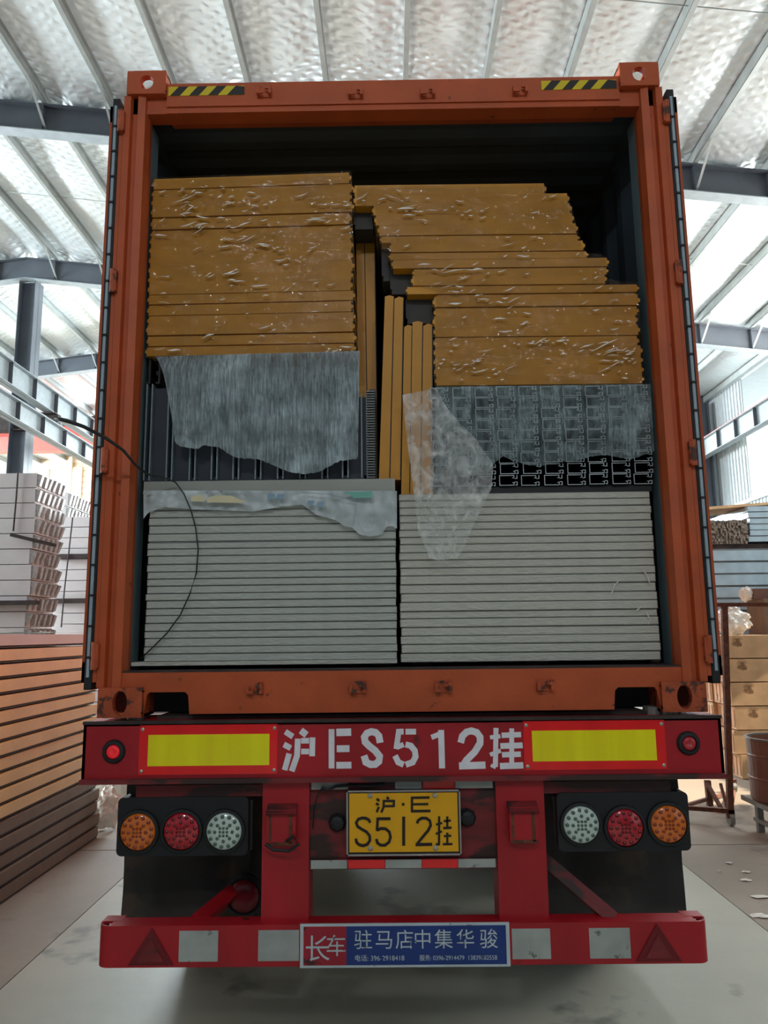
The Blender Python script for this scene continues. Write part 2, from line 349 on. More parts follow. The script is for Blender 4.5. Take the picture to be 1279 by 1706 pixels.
for x in PX+PXL[:10]:
    mb = MB(); zt = roof(x)-.02
    mb.box(x-.01, x+.01, Y0R, Y1R, zt-.2, zt); mb.box(x-.01, x+.06, Y0R, Y1R, zt-.21, zt-.19); mb.box(x-.01, x+.06, Y0R, Y1R, zt-.01, zt)
    mb.box(x+.05, x+.06, Y0R, Y1R, zt-.2, zt-.17); obj('purlin', mb, 'purlin', ceil_)
def rafter(Y, xa, xb, d=.5, m='steel_g'):
    xsr = [xa, RX, xb] if xa < RX < xb else [xa, xb]
    T = [(x, roof(x)-.24) for x in xsr]
    g = obj('rafter', MB().prism(T+[(x, z-d) for x, z in T[::-1]], Y-.006, Y+.006), m, ceil_)
    for nm, dz, mm in (('top_flange', 0, m), ('bottom_flange', -d, 'flange')):
        b = MB()
        b.prism([(x, z+dz) for x, z in T]+[(x, z+dz-.016) for x, z in T[::-1]], Y-.12, Y+.12); obj(nm, b, mm, g)
    for x in [q for q in PX+PXL[:6] if xa+.3 < q < xb-.2]:
        zt = roof(x)-.24; b = MB(); b.box(x-.005, x+.005, Y-.1, Y+.1, zt-d, zt); obj('stiffener', b, m, g)
        b = MB(); b.bar((x+.04, Y-.75, zt+.03), (x+.04, Y-.02, zt-d+.04), .04, .006); b.bar((x-.06, Y+.75, zt+.03), (x-.06, Y+.02, zt-d+.04), .04, .006)
        obj('fly_brace', b, 'purlin', g)
for i, Y in enumerate(RAF): rafter(Y, -22, XR-.1, .52 if i != 3 else .48)
for ym in (5.2, 11.2, 17, -.6):   # tie rods under the foil
    b = MB(); b.tube([(x, ym+.02*i, roof(x)-.14) for i, x in enumerate([-8, -4, 0, 4, 8])], .008, 5); obj('tie_rod', b, 'purlin', ceil_)
# corrugated right wall with an opening and an unseen slot added for the sun
def corr_y(mb, X, y0, y1, z0, z1, p=.19):
    pr = []; y = y0
    while y < y1-1e-6:
        for dy, dx in ((0, 0), (.06, 0), (.085, -.035), (.14, -.035), (.165, 0)):
            if y+dy < y1: pr.append((y+dy, dx))
        y += p
    pr.append((y1, 0)); n = len(pr); o = len(mb.v)
    for zz in (z0, z1):
        mb.v += [Vector((X+dx, yy, zz)) for yy, dx in pr]
    for i in range(n-1): mb.f.append([o+i, o+i+1, o+n+i+1, o+n+i]); mb.m.append(mb.k)
    mb.box(X+.01, X+.03, y0, y1, z0, z1)
mb = MB(); corr_y(mb, XR, Y0R, 4.3, 0, 8.95); corr_y(mb, XR, 4.3, 5.65, 0, 4.6); corr_y(mb, XR, 4.3, 5.65, 5.35, 8.95); corr_y(mb, XR, 5.65, 14.9, 0, 8.95); corr_y(mb, XR, 14.9, 17.35, 0, 5.25); corr_y(mb, XR, 14.9, 17.35, 8.72, 8.95); corr_y(mb, XR, 17.35, Y1R, 0, 8.95)
wr = tag(obj('wall_right', mb, 'siding', fixn=False), kind='structure')
for z in (1.5, 3.4, 5.15, 8.65):
    b = MB(); b.box(XR-.13, XR-.04, 8, 19.3, z-.04, z+.04); obj('girt', b, 'siding', wr)
# back walls
mb = MB(); mb.box(8.6, XR, 19.5, 19.6, 0, 9.1)
wb = tag(obj('wall_back_right', mb, 'steel_g'), kind='structure')
a = P(82, 782, Y=Y1R-.1); c = P(131, 842, Y=Y1R-.1)
mb = MB(); zt = 11.2
def sid(x0, x1, z0, z1):
    z = z0
    while z < z1-1e-6:
        zz = min(z+.28, z1); mb.prismx([(Y1R, z), (Y1R-.06, z+.03), (Y1R-.02, zz), (Y1R+.04, zz), (Y1R+.04, z)], x0, x1); z = zz
sid(XL, a.x, 0, zt); sid(c.x, -9, 0, zt); sid(-9, 3, 8.3, zt); sid(-9, 3, 0, 4.9); sid(3, XR, 0, zt-1.6); sid(a.x, c.x, 0, c.z); sid(a.x, c.x, a.z, zt)
wbl = tag(obj('wall_back_left', mb, 'cream'), kind='structure')
for x in (-18, -15.2, -12.4, -9.8):
    b = MB(); b.box(x-.08, x+.08, Y1R-.22, Y1R-.07, 0, 10.2); obj('wall_post', b, 'cream', wbl)
b = MB(); b.box(a.x-.08, a.x, Y1R-.14, Y1R-.04, c.z, a.z); b.box(c.x, c.x+.08, Y1R-.14, Y1R-.04, c.z, a.z); b.box(a.x-.08, c.x+.08, Y1R-.14, Y1R-.04, a.z, a.z+.08); b.box(a.x-.08, c.x+.08, Y1R-.14, Y1R-.04, c.z-.08, c.z)
tag(obj('window_1', b, 'cream'), kind='structure')

mb = MB(); mb.box(XL, -3.5, Y0R+.5, Y0R+.6, 0, 11); mb.box(3.5, XR, Y0R+.5, Y0R+.6, 0, 9); mb.box(-3.5, 3.5, Y0R+.5, Y0R+.6, 0, 9.5); mb.box(XL, XL+.1, Y0R+.6, Y1R, 0, 4.6)
tag(obj('wall_front', mb, 'steel_g'), kind='structure')  # unseen front and low left walls, added to cut low light
# ------------------------------------------------------------ structure things
def ibeam_y(mb, X, y0, y1, z0, z1, w=.2, t=.014):
    mb.box(X-t/2, X+t/2, y0, y1, z0, z1); mb.box(X-w/2, X+w/2, y0, y1, z0, z0+t); mb.box(X-w/2, X+w/2, y0, y1, z1-t, z1)
def column(X, Y, z0, z1, label, w=.36, d=.36, m='steel_g', bracket=None):
    t = thing('steel_column', label, 'column', (X, Y, 0))
    b = MB(); b.box(X-w/2, X-w/2+.014, Y-d/2, Y+d/2, z0, z1); b.box(X+w/2-.014, X+w/2, Y-d/2, Y+d/2, z0, z1); b.box(X-w/2, X+w/2, Y-.006, Y+.006, z0, z1)
    obj('shaft', b, m, t)
    b = MB(); b.box(X-w/2-.06, X+w/2+.06, Y-d/2-.06, Y+d/2+.06, 0, .03); obj('base_plate', b, m, t)
    if bracket:
        for z, xl, xr in bracket:
            b = MB(); b.box(X+xl, X+xr, Y-.16, Y+.16, z-.02, z); b.box(X+xl, X+xr, Y-.16, Y+.16, z-.42, z-.40); b.box(X+xl, X+xr, Y-.012, Y+.012, z-.4, z-.02); obj('bracket', b, 'grime', t)
    return t
column(-8.78, 14.25, 0, 10.3, 'grey steel column under the roof ridge, behind the white panel stack', .40, .42, bracket=[(6.95, -1.1, .85)])
column(9.45, 19.15, 0, 8.5, 'grey steel column in the far right corner of the shed', .34, .3)
def runway(X, y0, y1, z0, z1, label, rail=None):
    t = thing('crane_runway_girder', label, 'girder', (X, (y0+y1)/2, z0))
    b = MB(); ibeam_y(b, X, y0, y1, z0, z1, .24); obj('beam', b, 'flange', t)
    y = y0+.5
    while y < y1:
        b = MB(); b.box(X-.1, X+.1, y-.006, y+.006, z0+.015, z1-.015); obj('stiffener', b, 'steel_g', t); y += 1.1
    b = MB(); b.box(X-.03, X+.03, y0, y1, z1, z1+.07); obj('rail', b, rail or 'steel_g', t)
runway(-8.12, 4, 31, 6.97, 7.5, 'grey crane runway girder running left of the open container, above the other girder')
runway(-7.6, 10, 31, 6.0, 6.42, 'grey lower runway girder left of the container, below the upper girder')
runway(9.3, 4, 19.4, 6.72, 7.25, 'grey crane girder with red rail on the right wall', 'crane')
t = thing('bridge_crane', 'red bridge crane girder spanning the far left of the shed', 'crane', (-14, 25, 6))
z1 = P(60, 712, Y=25).z; z2 = P(60, 735, Y=25).z; z3 = P(60, 758, Y=25).z
b = MB(); b.box(-22, -8.3, 24.9, 25.3, z2, z1); obj('upper_girder', b, 'crane', t)
b = MB(); b.box(-22, -8.3, 24.4, 24.8, z3, z2+.02); obj('lower_girder', b, 'crane2', t)
b = MB(); b.box(-8.5, -7.7, 24.3, 25.5, z3-.1, z3+.3); obj('end_carriage', b, 'crane', t)

# ================================================================== CONTAINER
ct = thing('shipping_container', 'open orange shipping container loaded with building panels on the red trailer', 'container', (0, 0, 1.36))
ZB, ZT, CL = 1.36, 4.256, 12.19
def castingmb(x0, z0):
    b = MB(); n = 20; cx = x0+.089; cz = z0+.059
    a_, b_ = (.030, .048) if z0 < 3 else (.032, .036)
    # front plate with an oval hole, side/top walls
    y0, y1 = -.012, .020
    for (ya, yb) in ((y0, y1),):
        hol = []
        out = []
        for k in range(n):
            a = 2*math.pi*(k+.5)/n; hx, hz = cx+a_*math.cos(a), cz+b_*math.sin(a); hol.append((hx, hz))
            c, s = math.cos(a), math.sin(a); q = 1/max(abs(c)/.089, abs(s)/.059); out.append((cx+c*q, cz+s*q))
        for k in range(n):
            j = (k+1) % n
            b.hexa([(hol[k][0], ya, hol[k][1]), (out[k][0], ya, out[k][1]), (out[j][0], ya, out[j][1]), (hol[j][0], ya, hol[j][1])],
                   [(hol[k][0], yb, hol[k][1]), (out[k][0], yb, out[k][1]), (out[j][0], yb, out[j][1]), (hol[j][0], yb, hol[j][1])])
    # corner fillers so the plate is square
    for sx in (0, .178-.03):
        for sz in (0, .118-.02):
            b.box(x0+sx, x0+sx+.03, y0+.001, y1, z0+sz, z0+sz+.02)
    b.box(x0, x0+.178, y1, .15, z0, z0+.012)
    if z0 < 3: b.box(x0, x0+.178, y1, .15, z0+.106, z0+.118)
    else:
        b.box(x0, x0+.178, y1, .035, z0+.106, z0+.118); b.box(x0, x0+.178, .125, .15, z0+.106, z0+.118); b.box(x0, x0+.045, .035, .125, z0+.106, z0+.118); b.box(x0+.133, x0+.178, .035, .125, z0+.106, z0+.118)
    if z0 < 3 or True:
        b.box(x0 if x0 < 0 else x0+.166, x0+.012 if x0 < 0 else x0+.178, .10, .15, z0, z0+.118)
        b.box(x0+.166 if x0 < 0 else x0, x0+.178 if x0 < 0 else x0+.012, y1, .15, z0, z0+.118)
    return b
for x0 in (-1.219, 1.041):
    obj('corner_casting', castingmb(x0, ZB), 'orange_d', ct)
    obj('corner_casting', castingmb(x0, ZT-.118), 'orange', ct)
# header and sill
b = MB(); b.prismx([(.012, 4.088), (.012, 4.205), (.15, 4.205), (.15, 4.075), (.10, 4.06), (.02, 4.06), (.02, 4.088)], -1.041, 1.041)
b.prismx([(.024, 4.06), (.024, 4.14), (.10, 4.14), (.10, 4.06)], -1.219, -1.04); b.prismx([(.024, 4.06), (.024, 4.14), (.10, 4.14), (.10, 4.06)], 1.04, 1.219)
obj('header', b, 'orange', ct)
b = MB()
nl = [(-1.041, 1.37), (-1.03, 1.445), (-1.02, 1.457), (-.875, 1.457), (-.862, 1.445), (-.855, 1.37)]
pol = [(-1.17, 1.535), (-1.17, 1.46), (-1.041, 1.46)]+nl+[(-x, z) for x, z in nl[::-1]]+[(1.041, 1.46), (1.17, 1.46), (1.17, 1.535)]
b.prism(pol, .014, .030); b.box(-1.14, 1.14, .03, .12, 1.51, 1.535); obj('sill', b, 'orange', ct)
b = MB(); b.box(-1.14, 1.14, .014, .26, 1.5355, 1.542); obj('threshold_plate', b, 'grime', ct)
# posts: folded profile
for s in (-1, 1):
    z0, z1 = ZB+.118, ZT-.118
    pr = [(1.232, .0), (1.232, .11), (1.135, .11), (1.128, .06), (1.135, .006), (1.168, .0), (1.172, .024), (1.196, .024), (1.202, .0)]
    b = MB(); n = len(pr); o = 0
    b.v = [Vector((s*x, y, z0)) for x, y in pr]+[Vector((s*x, y, z1)) for x, y in pr]
    b.f = [list(range(n)), list(range(2*n-1, n-1, -1))]+[[i, (i+1) % n, n+(i+1) % n, n+i] for i in range(n)]; b.m = [0]*len(b.f)
    obj('corner_post', b, 'orange', ct)
    b = MB(); xa, xb = sorted((s*1.178, s*1.141)); b.box(xa, xb, .112, .225, 1.53, 4.08); obj('door_jamb', b, 'interior', ct)
    # corrugated side wall
    b = MB(); prf = []; y = .2
    while y < CL:
        prf += [(y, 1.172), (y+.07, 1.172), (y+.14, 1.206), (y+.21, 1.206)]; y += .278
    prf = [(yy, xx) for yy, xx in prf if yy < CL]; n = len(prf)
    for dx, k in ((0, 0), (.004, 1)):
        o = len(b.v)
        for zz in (1.50, 4.149): b.v += [Vector((s*(xx+dx), yy, zz)) for yy, xx in prf]
        for i in range(n-1): b.f.append([o+i, o+i+1, o+n+i+1, o+n+i]); b.m.append(k)
    for zo in (0, n):
        for i in range(n-1): b.f.append([zo+i, zo+i+1, 2*n+zo+i+1, 2*n+zo+i]); b.m.append(0)
    for i in (0, n-1): b.f.append([i, n+i, 3*n+i, 2*n+i]); b.m.append(0)
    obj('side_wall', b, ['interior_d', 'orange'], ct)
    for z0, z1 in ((1.36, 1.52), (4.10, 4.19)):
        xa, xb = sorted((s*1.219, s*1.2105)); b = MB(); b.box(xa, xb, .15, CL, z0, z1); obj('side_rail', b, 'orange', ct)
b = MB(); prf = []; y = .15
while y < CL:
    prf += [(y, 4.15), (y+.06, 4.15), (y+.1, 4.17), (y+.16, 4.17)]; y += .21
prf = [q for q in prf if q[0] < CL]
for zo, k in ((0, 0), (.004, 1)):
    o = len(b.v); n = len(prf)
    for xx in (-1.2, 1.2): b.v += [Vector((xx, yy, zz+zo)) for yy, zz in prf]
    for i in range(n-1): b.f.append([o+i, o+i+1, o+n+i+1, o+n+i]); b.m.append(k)
n = len(prf)
for zo in (0, n):
    for i in range(n-1): b.f.append([zo+i, zo+i+1, 2*n+zo+i+1, 2*n+zo+i]); b.m.append(0)
for i in (0, n-1): b.f.append([i, n+i, 3*n+i, 2*n+i]); b.m.append(0)
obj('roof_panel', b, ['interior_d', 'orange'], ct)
b = MB(); b.box(-1.17, 1.17, .12, CL, 1.49, 1.53); obj('floor_board', b, 'c_floor', ct)
b = MB(); b.box(-1.15, 1.15, .20, .24, 1.361, 1.49); b.box(-1.15, 1.15, .9, .94, 1.365, 1.49); obj('floor_cross_member', b, 'dark', ct)  # dark bars added to stop light showing through the fork pockets
for s in (-1, 1):
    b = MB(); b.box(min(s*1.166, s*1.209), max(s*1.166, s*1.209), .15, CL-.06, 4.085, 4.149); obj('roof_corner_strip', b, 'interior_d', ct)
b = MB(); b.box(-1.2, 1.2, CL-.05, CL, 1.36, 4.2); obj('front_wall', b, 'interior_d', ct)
# lock keepers
for (px, py) in ((440, 153), (592, 155), (712, 154), (866, 150), (424, 1148), (596, 1146), (738, 1145), (908, 1142)):
    x, z = xz(px, py, .0); Yk = .012 if py < 500 else .014
    b = MB(); up = 1
    b.box(x-.033, x+.033, Yk-.006, Yk, z-.022, z+.026); b.box(x-.033, x-.021, Yk-.03, Yk-.006, z-.018, z+.012); b.box(x+.021, x+.033, Yk-.03, Yk-.006, z-.018, z+.022)
    b.box(x-.021, x-.004, Yk-.03, Yk-.02, z-.018, z-.006); b.box(x+.006, x+.021, Yk-.03, Yk-.02, z+.004, z+.014)
    obj('lock_keeper', b, 'orange_d' if py > 500 else 'orange', ct)
# hazard stickers
for px0, px1, pa, pb in ((281, 407, 144, 158), (901, 1027, 133, 148)):
    x0, z1 = xz(px0, pa, .011); x1, z0 = xz(px1, pb, .011); x0, x1 = min(x0, x1), max(x0, x1); z0 = (z0+xz(px0, pb+2, .011)[1])/2; z1 = z0+.046
    b = MB(); b.box(x0, x1, .0095, .0118, z0, z1); st = obj('hazard_sticker', b, 'haz_y', ct)
    wd = (x1-x0)/4; sl = (z1-z0)*.85
    for k in range(4):
        a = x0+wd*k+wd*.10; bq = [(a, z0), (a+wd*.5, z0), (min(a+wd*.5+sl, x1), z1), (min(a+sl, x1), z1)]
        if a+wd*.5+sl > x1: bq = [(a, z0), (x1, z0), (x1, z1-.005), (min(a+sl, x1-.002), z1)]
        b = MB(); b.prism(bq, .0085, .0096); obj('black_stripe', b, 'haz_k', st)
# doors folded back along the sides, hinge edge and gasket towards the camera
for s in (-1, 1):
    b = MB(); D0, D1 = .02, 1.19
    xa, xb = sorted((s*1.302, s*1.282)); dz0, dz1 = 1.50, 4.10
    y = D0
    b.box(xa, xb, D0, D1, dz0, dz0+.08); b.box(xa, xb, D0, D1, dz1-.08, dz1); b.box(xa, xb, D0, D0+.06, dz0, dz1); b.box(xa, xb, D1-.06, D1, dz0, dz1)
    for k in range(5):
        za = dz0+.08+k*.49; b.box(s*1.292-.003, s*1.292+.003, D0+.05, D1-.05, dz0+.05, dz1-.05) if k == 0 else None
        b.box(min(s*1.292, s*1.302), max(s*1.292, s*1.302), D0+.06, D1-.06, za+.1, za+.36)
    dr = obj('door', b, 'orange', ct)
    b = MB(); xa, xb = sorted((s*1.281, s*1.250)); b.box(xa, xb, -.004, .05, 1.47, 4.12); b.box(min(s*1.281, s*1.25), max(s*1.281, s*1.25), .05, D1, 1.47, 1.50); b.box(min(s*1.281, s*1.25), max(s*1.281, s*1.25), .05, D1, 4.09, 4.12)
    obj('door_gasket', b, 'black', dr)
    b = MB(); xa, xb = sorted((s*1.271, s*1.260)); b.box(xa, xb, -.012, -.004, 1.52, 4.08); obj('gasket_strip', b, 'strip', dr)
    k = 0; z = 1.60
    while z < 4.06:
        b = MB(); b.box(xa-.005, xb+.005, -.018, -.011, z-.004, z+.004); obj('clip', b, 'black', dr); z += .125
    for py in (205, 470, 768, 1092):
        z = P(205, py, Y=0).z
        b = MB(); b.box(min(s*1.250, s*1.222), max(s*1.250, s*1.222), -.022, .03, z-.048, z+.048); b.cyl((s*1.240, -.014, z-.055), (0, 0, 1), .013, .11, 10)
        obj('hinge', b, 'orange_d', ct)
    b = MB(); b.box(min(s*1.249, s*1.233), max(s*1.249, s*1.233), .0, .05, 1.50, 4.06); obj('hinge_strip', b, 'orange', ct)

# ================================================================== CARGO
YC = .12
def ggrid(mb, f, nu, nv, k=0):
    o = len(mb.v)
    for j in range(nv+1):
        for i in range(nu+1): mb.v.append(Vector(f(i/nu, j/nv)))
    for j in range(nv):
        for i in range(nu): a = o+j*(nu+1)+i; mb.f.append([a, a+1, a+nu+2, a+nu+1]); mb.m.append(k)
def lerp(a, b, t): return a+(b-a)*t
def pl(pts, t):  # polyline y at x
    if t <= pts[0][0]: return pts[0][1]
    for (a, b), (c, d) in zip(pts, pts[1:]):
        if t <= c: return lerp(b, d, (t-a)/(c-a))
    return pts[-1][1]
# timber battens on the container floor
zf = 1.53
for i, (xa, xb, nm) in enumerate(((-1.08, -.98, 'under the left edge of the grey board stack'), (-.12, -.03, 'under the right edge of the left grey board stack'), (.05, .14, 'under the left edge of the right board stack'), (.55, .65, 'under the middle of the right board stack'), (.97, 1.07, 'under the right edge of the right board stack'))):
    b = MB(); b.box(xa, xb, YC+.15, 2.4, zf+.0005, 1.558); tag(obj('timber_batten', b, 'wood'), 'short timber batten '+nm, 'batten', 'battens under the boards')
# grey boards, left stack
def board_stack(x0, x1, zb, zt, n, m, name, label, group, thick=None, edges=None):
    hs = [1+random.uniform(-.12, .12) for _ in range(n)]; tot = sum(hs); z = zb
    for i in range(n):
        h = (zt-zb)*hs[i]/tot; g = .0032 if i != thick else .007
        a = x0+random.uniform(-.0025, .0025); c = x1+random.uniform(-.0025, .0025); y = YC+random.uniform(-.004, .004); tl = .001*random.uniform(-1, 1)
        if i < 4: a -= 0
        z0, z1 = z+.0005, z+h-g; b = MB(); e = .004
        b.hexa([(a+e, y, z0+.003), (c-e, y, z0+.003+tl), (c-e, y, z1-.003+tl), (a+e, y, z1-.003)], [(a, y+e, z0), (c, y+e, z0+tl), (c, y+e, z1+tl), (a, y+e, z1)])
        b.hexa([(a, y+e, z0), (c, y+e, z0+tl), (c, y+e, z1+tl), (a, y+e, z1)], [(a, 2.5, z0), (c, 2.5, z0), (c, 2.5, z1), (a, 2.5, z1)])
        tt = thing(name, label % nth(n-1-i, n, 'the stack'), 'board', ((a+c)/2, y+1.2, z0), group)
        obj('core', b, m, tt)
        b = MB(); b.box(a+.006, c-.006, y+.007, 2.4, z1, z1+g-.0008); obj('face_sheet', b, 'skin', tt)
        z += h
zl = P(450, 822, Y=YC).z; xl0 = P(243, 1000, Y=YC).x; xl1 = P(660, 1000, Y=YC).x
board_stack(xl0, xl1, 1.575, zl-.002, 22, 'board', 'grey_board', 'grey foam-core building board, %s left of the dark gap', 'grey boards in the lower left stack', thick=15)
b = MB(); b.box(-1.128, xl1, YC-.02, 2.45, 1.559, 1.5742); tag(obj('base_board', b, 'board2'), 'pale projecting base board beneath the lower left stack of grey boards', 'board')
xr0 = P(667, 1000, Y=YC).x; xr1 = P(1092, 960, Y=YC).x; zr = P(880, 820, Y=YC).z
board_stack(xr0, xr1, 1.560, zr, 21, 'board2', 'pale_board', 'pale grey foam-core board, %s right of the dark gap', 'pale boards in the lower right stack')
b = MB(); b.box(xr1+.003, 1.139, YC+.15, 1.6, 1.5435, zr-.02); tag(obj('brown_cover_sheet', b, 'carton'), 'brown cardboard sheet standing between the lower right boards and the container wall', 'cardboard')
# aluminium cap strip
p0 = P(240, 800, Y=YC-.01); p1 = P(658, 818, Y=YC-.01)
b = MB(); zc0 = zl; zc1 = P(450, 800, Y=YC-.01).z
b.box(p0.x, p1.x, YC-.012, 2.4, zc1-.008, zc1); b.box(p0.x, p1.x, YC-.012, YC-.004, zc0+.012, zc1-.008); b.box(p0.x, p1.x, YC-.018, YC+.3, zc0, zc0+.012)
tag(obj('aluminium_strip', b, 'capstrip'), 'pale aluminium edge strip lying on the lower left stack of grey boards', 'trim strip')
# printed torn film
def sheet(xl, xr, top, bot, Yf, nu, nv):
    def f(u, v):
        x = lerp(xl(v), xr(v), u); y = lerp(top(x), bot(x), v); return P(x, y, Y=Yf(x, y, u, v))
    b = MB(); ggrid(b, f, nu, nv); return b
pb = [(238, 866), (247, 854), (274, 845), (328, 849), (421, 852), (472, 844), (504, 841), (516, 850), (529, 859), (544, 862), (558, 866), (574, 877), (587, 879), (598, 890), (616, 894), (630, 892), (637, 889), (644, 877), (652, 876), (661, 881)]
def yprint(x, y, u, v): return YC-.022-.012*abs(noise.noise((x*.03, y*.06, 1)))-.012*noise.noise((x*.08, y*.05, 4))
pt = thing('torn_printed_film', 'torn white printed film draped over the top of the lower left grey boards', 'film', tuple(P(450, 840, Y=YC)))
obj('film_sheet', sheet(lambda v: 239, lambda v: 661, lambda x: 817+.002*(x-240), lambda x: pl(pb, x)+1.2*noise.noise((x*.3, 0, 0)), yprint, 120, 10), 'print', pt, smooth=True, fixn=False)
for q, mm, nm in (([(570, 820), (620, 818), (620, 829), (590, 830), (582, 824)], 'p_teal', 'printed_patch'), ([(446, 823), (458, 823), (457, 831), (445, 831)], 'p_blue', 'printed_mark'), ([(462, 823), (474, 823), (472, 832), (461, 831)], 'p_blue', 'printed_mark'),
                  ([(513, 834), (524, 834), (521, 842), (511, 841)], 'p_blue', 'printed_mark'), ([(529, 836), (541, 836), (538, 845), (527, 844)], 'p_blue', 'printed_mark'),
                  ([(344, 830), (360, 825), (385, 826), (410, 836), (400, 838), (345, 837)], 'p_cream', 'printed_patch'), ([(318, 828), (330, 824), (341, 828), (340, 836), (318, 835)], 'p_cream', 'printed_patch')):
    b = MB(); pquad(b, q, YC-.052, .0012); obj(nm, b, mm, pt)
b = MB(); ln = [(500, 820), (545, 823), (594, 834), (592, 850), (588, 875)]
b.tube([P(x, y, Y=YC-.052) for x, y in ln], .0013, 5); obj('printed_line', b, 'p_blue', pt)

# dark channels above the left boards
zc = zc1
cx = [245, 282, 320.5, 357, 393, 430, 467, 504, 541, 575, 607]
for i, px in enumerate(cx):
    Yc = YC+.02+.004*(i % 3); ytop = 655 if i > 1 else 640; ztop = P(px, ytop, Y=Yc).z; xc = P(px, 760, Y=Yc).x
    nx = P(px+37, 760, Y=Yc).x if i < 10 else P(612, 760, Y=Yc).x
    t = thing('dark_steel_channel', 'dark steel channel, %s in the row above the left boards' % (('leftmost' if i == 0 else 'rightmost' if i == 10 else ORD[i]+' from the left')), 'channel', (xc, Yc+.9, zc), 'dark channels standing on the left boards')
    b = MB(); dp = 2.0 if i < 8 else .29; b.box(xc+.016, nx-.016, Yc+.03, dp, zc+.03, ztop-.01); b.box(xc-.012, nx-.016, Yc+.03, dp, zc+.001, zc+.03); obj('web', b, 'chan', t)
    for d in (-.012, .012):
        b = MB(); b.k = 0; b.box(xc+d-.003, xc+d+.003, Yc, dp, zc+.012, ztop); obj('flange', b, ['chan_e'], t)
# ribbed bundle
x0 = P(611, 760, Y=YC).x; x1 = P(626, 760, Y=YC).x; zt_ = P(618, 645, Y=YC).z
t = thing('ribbed_profile_bundle', 'narrow dark bundle of ribbed profiles right of the dark channels', 'bundle', ((x0+x1)/2, .9, zc))
b = MB(); b.box(x0+.012, x1, YC+.03, .29, zc+.001, zt_); obj('core', b, 'chan', t)
b = MB(); z = zc+.01
while z < zt_-.01: b.box(x0, x1-.004, YC+.01, YC+.04, z, z+.005); z += .0115
tag(obj('rib', b, 'skin', t), kind='stuff')
# black profiles at the top left
for i, (xa, xb, ya, yb) in enumerate(((229, 244, 588, 640), (243, 259, 597, 640))):
    b = MB(); Yk = YC+.02; a = P(xa+(5 if i == 0 else 1), ya, Y=Yk); a.x = max(a.x, -1.116+.044*i); c = P(xb, yb, Y=Yk); zz = P(245, 640, Y=Yk).z+.002
    b.box(a.x, c.x, Yk, 2, zz, zz+.008); b.box(a.x, a.x+.008, Yk, 2, zz, a.z); b.box(a.x, c.x-.006, Yk, 2, a.z-.012, a.z); b.box(a.x+.008, c.x-.008, Yk+.03, 2, zz+.05, a.z-.05)
    tag(obj('black_profile', b, 'black'), 'small black steel profile on the %s beside the bubble wrap' % ('channel nearest the container wall' if i == 0 else 'second channel from the wall'), 'profile', 'black profiles')

# aluminium window profiles, right side
Yp = YC+.0
zbase = P(950, 817, Y=Yp).z; zrow0 = P(950, 807.5, Y=Yp).z
b = MB(); b.box(P(724, 812, Y=Yp).x, P(1088, 812, Y=Yp).x, Yp+.02, 2.0, zr+.001, zrow0-.001); tag(obj('black_gap_fill', b, 'black'), 'black slab filling the dark gap under the aluminium profiles on the right boards', 'board')  # black slab put in as the dark gap below the bottom row
pw = P(862, 800, Y=Yp).x-P(832, 800, Y=Yp).x; px0 = P(832, 800, Y=Yp).x; pitch = P(1057, 800, Y=Yp).x-P(1018, 800, Y=Yp).x
pitch *= .965; ph = (P(900, 642, Y=Yp).z-zrow0)/9
def prof_mesh():
    b = MB(); h = ph-.004; w_ = pw*.8; t = .0032; L_ = 1.4
    def shell(x0, x1, z0, z1):
        b.hexa([(x0, 0, z0), (x1, 0, z0), (x1, 0, z1), (x0, 0, z1)], [(x0, L_, z0), (x1, L_, z0), (x1, L_, z1), (x0, L_, z1)])
        n = len(b.m); b.m[n-6] = 0
        for q in range(n-5, n): b.m[q] = 1
    shell(0, t, 0, h); shell(t, w_, 0, t); shell(t, w_, h-t, h); shell(w_, w_+t, 0, h*.3); shell(w_, w_+t, h*.7, h)
    shell(w_-.006, w_, h*.24, h*.3); shell(w_-.006, w_, h*.7, h*.76)
    shell(w_+t, w_+t+.010, h*.30, h*.36); shell(w_+t, w_+t+.010, h*.64, h*.70)
    shell(w_+t+.010, w_+t+.0135, .0, h*.36); shell(w_+t+.010, w_+t+.0135, h*.64, h*1.0)
    shell(w_+t+.004, w_+t+.010, 0, .004)
    return b
b = prof_mesh(); b0 = obj('aluminium_profile', b, ['alu', 'prof'], origin=(0, 0, 0))
first = True
RW = ['bottom row', 'second row up', 'third row up', 'fourth row up', 'fifth row up', 'sixth row up', 'seventh row up', 'eighth row up', 'top row']
for r in range(9):
    for c in range(10):
        o = b0 if first else b0.copy()
        if not first: COL.objects.link(o)
        first = False
        xx = px0+(c-3)*pitch+random.uniform(-.003, .003)+(.004 if r % 2 else 0); zz = zrow0+r*ph+.0002
        if c == 0: xx = max(xx, px0-3*pitch-.001)
        if r == 0 and c < 0: continue
        o.location = (xx, Yp+random.uniform(-.004, .008), zz); o.rotation_euler = (0, random.uniform(-.006, .006), 0)
        tag(o, 'aluminium profile, %s, %s in the right bundle' % (RW[r], 'leftmost' if c == 0 else 'rightmost' if c == 9 else ORD[c]+' from the left'), 'profile', 'aluminium profiles seen end-on')
b = MB(); b.box(P(724, 700, Y=Yp).x, P(1085, 700, Y=Yp).x, Yp+1.45, Yp+1.5, zr+.001, zrow0+9*ph); tag(obj('bundle_backing', b, 'black'), 'dark backing board behind the bundle of aluminium profiles', 'board')

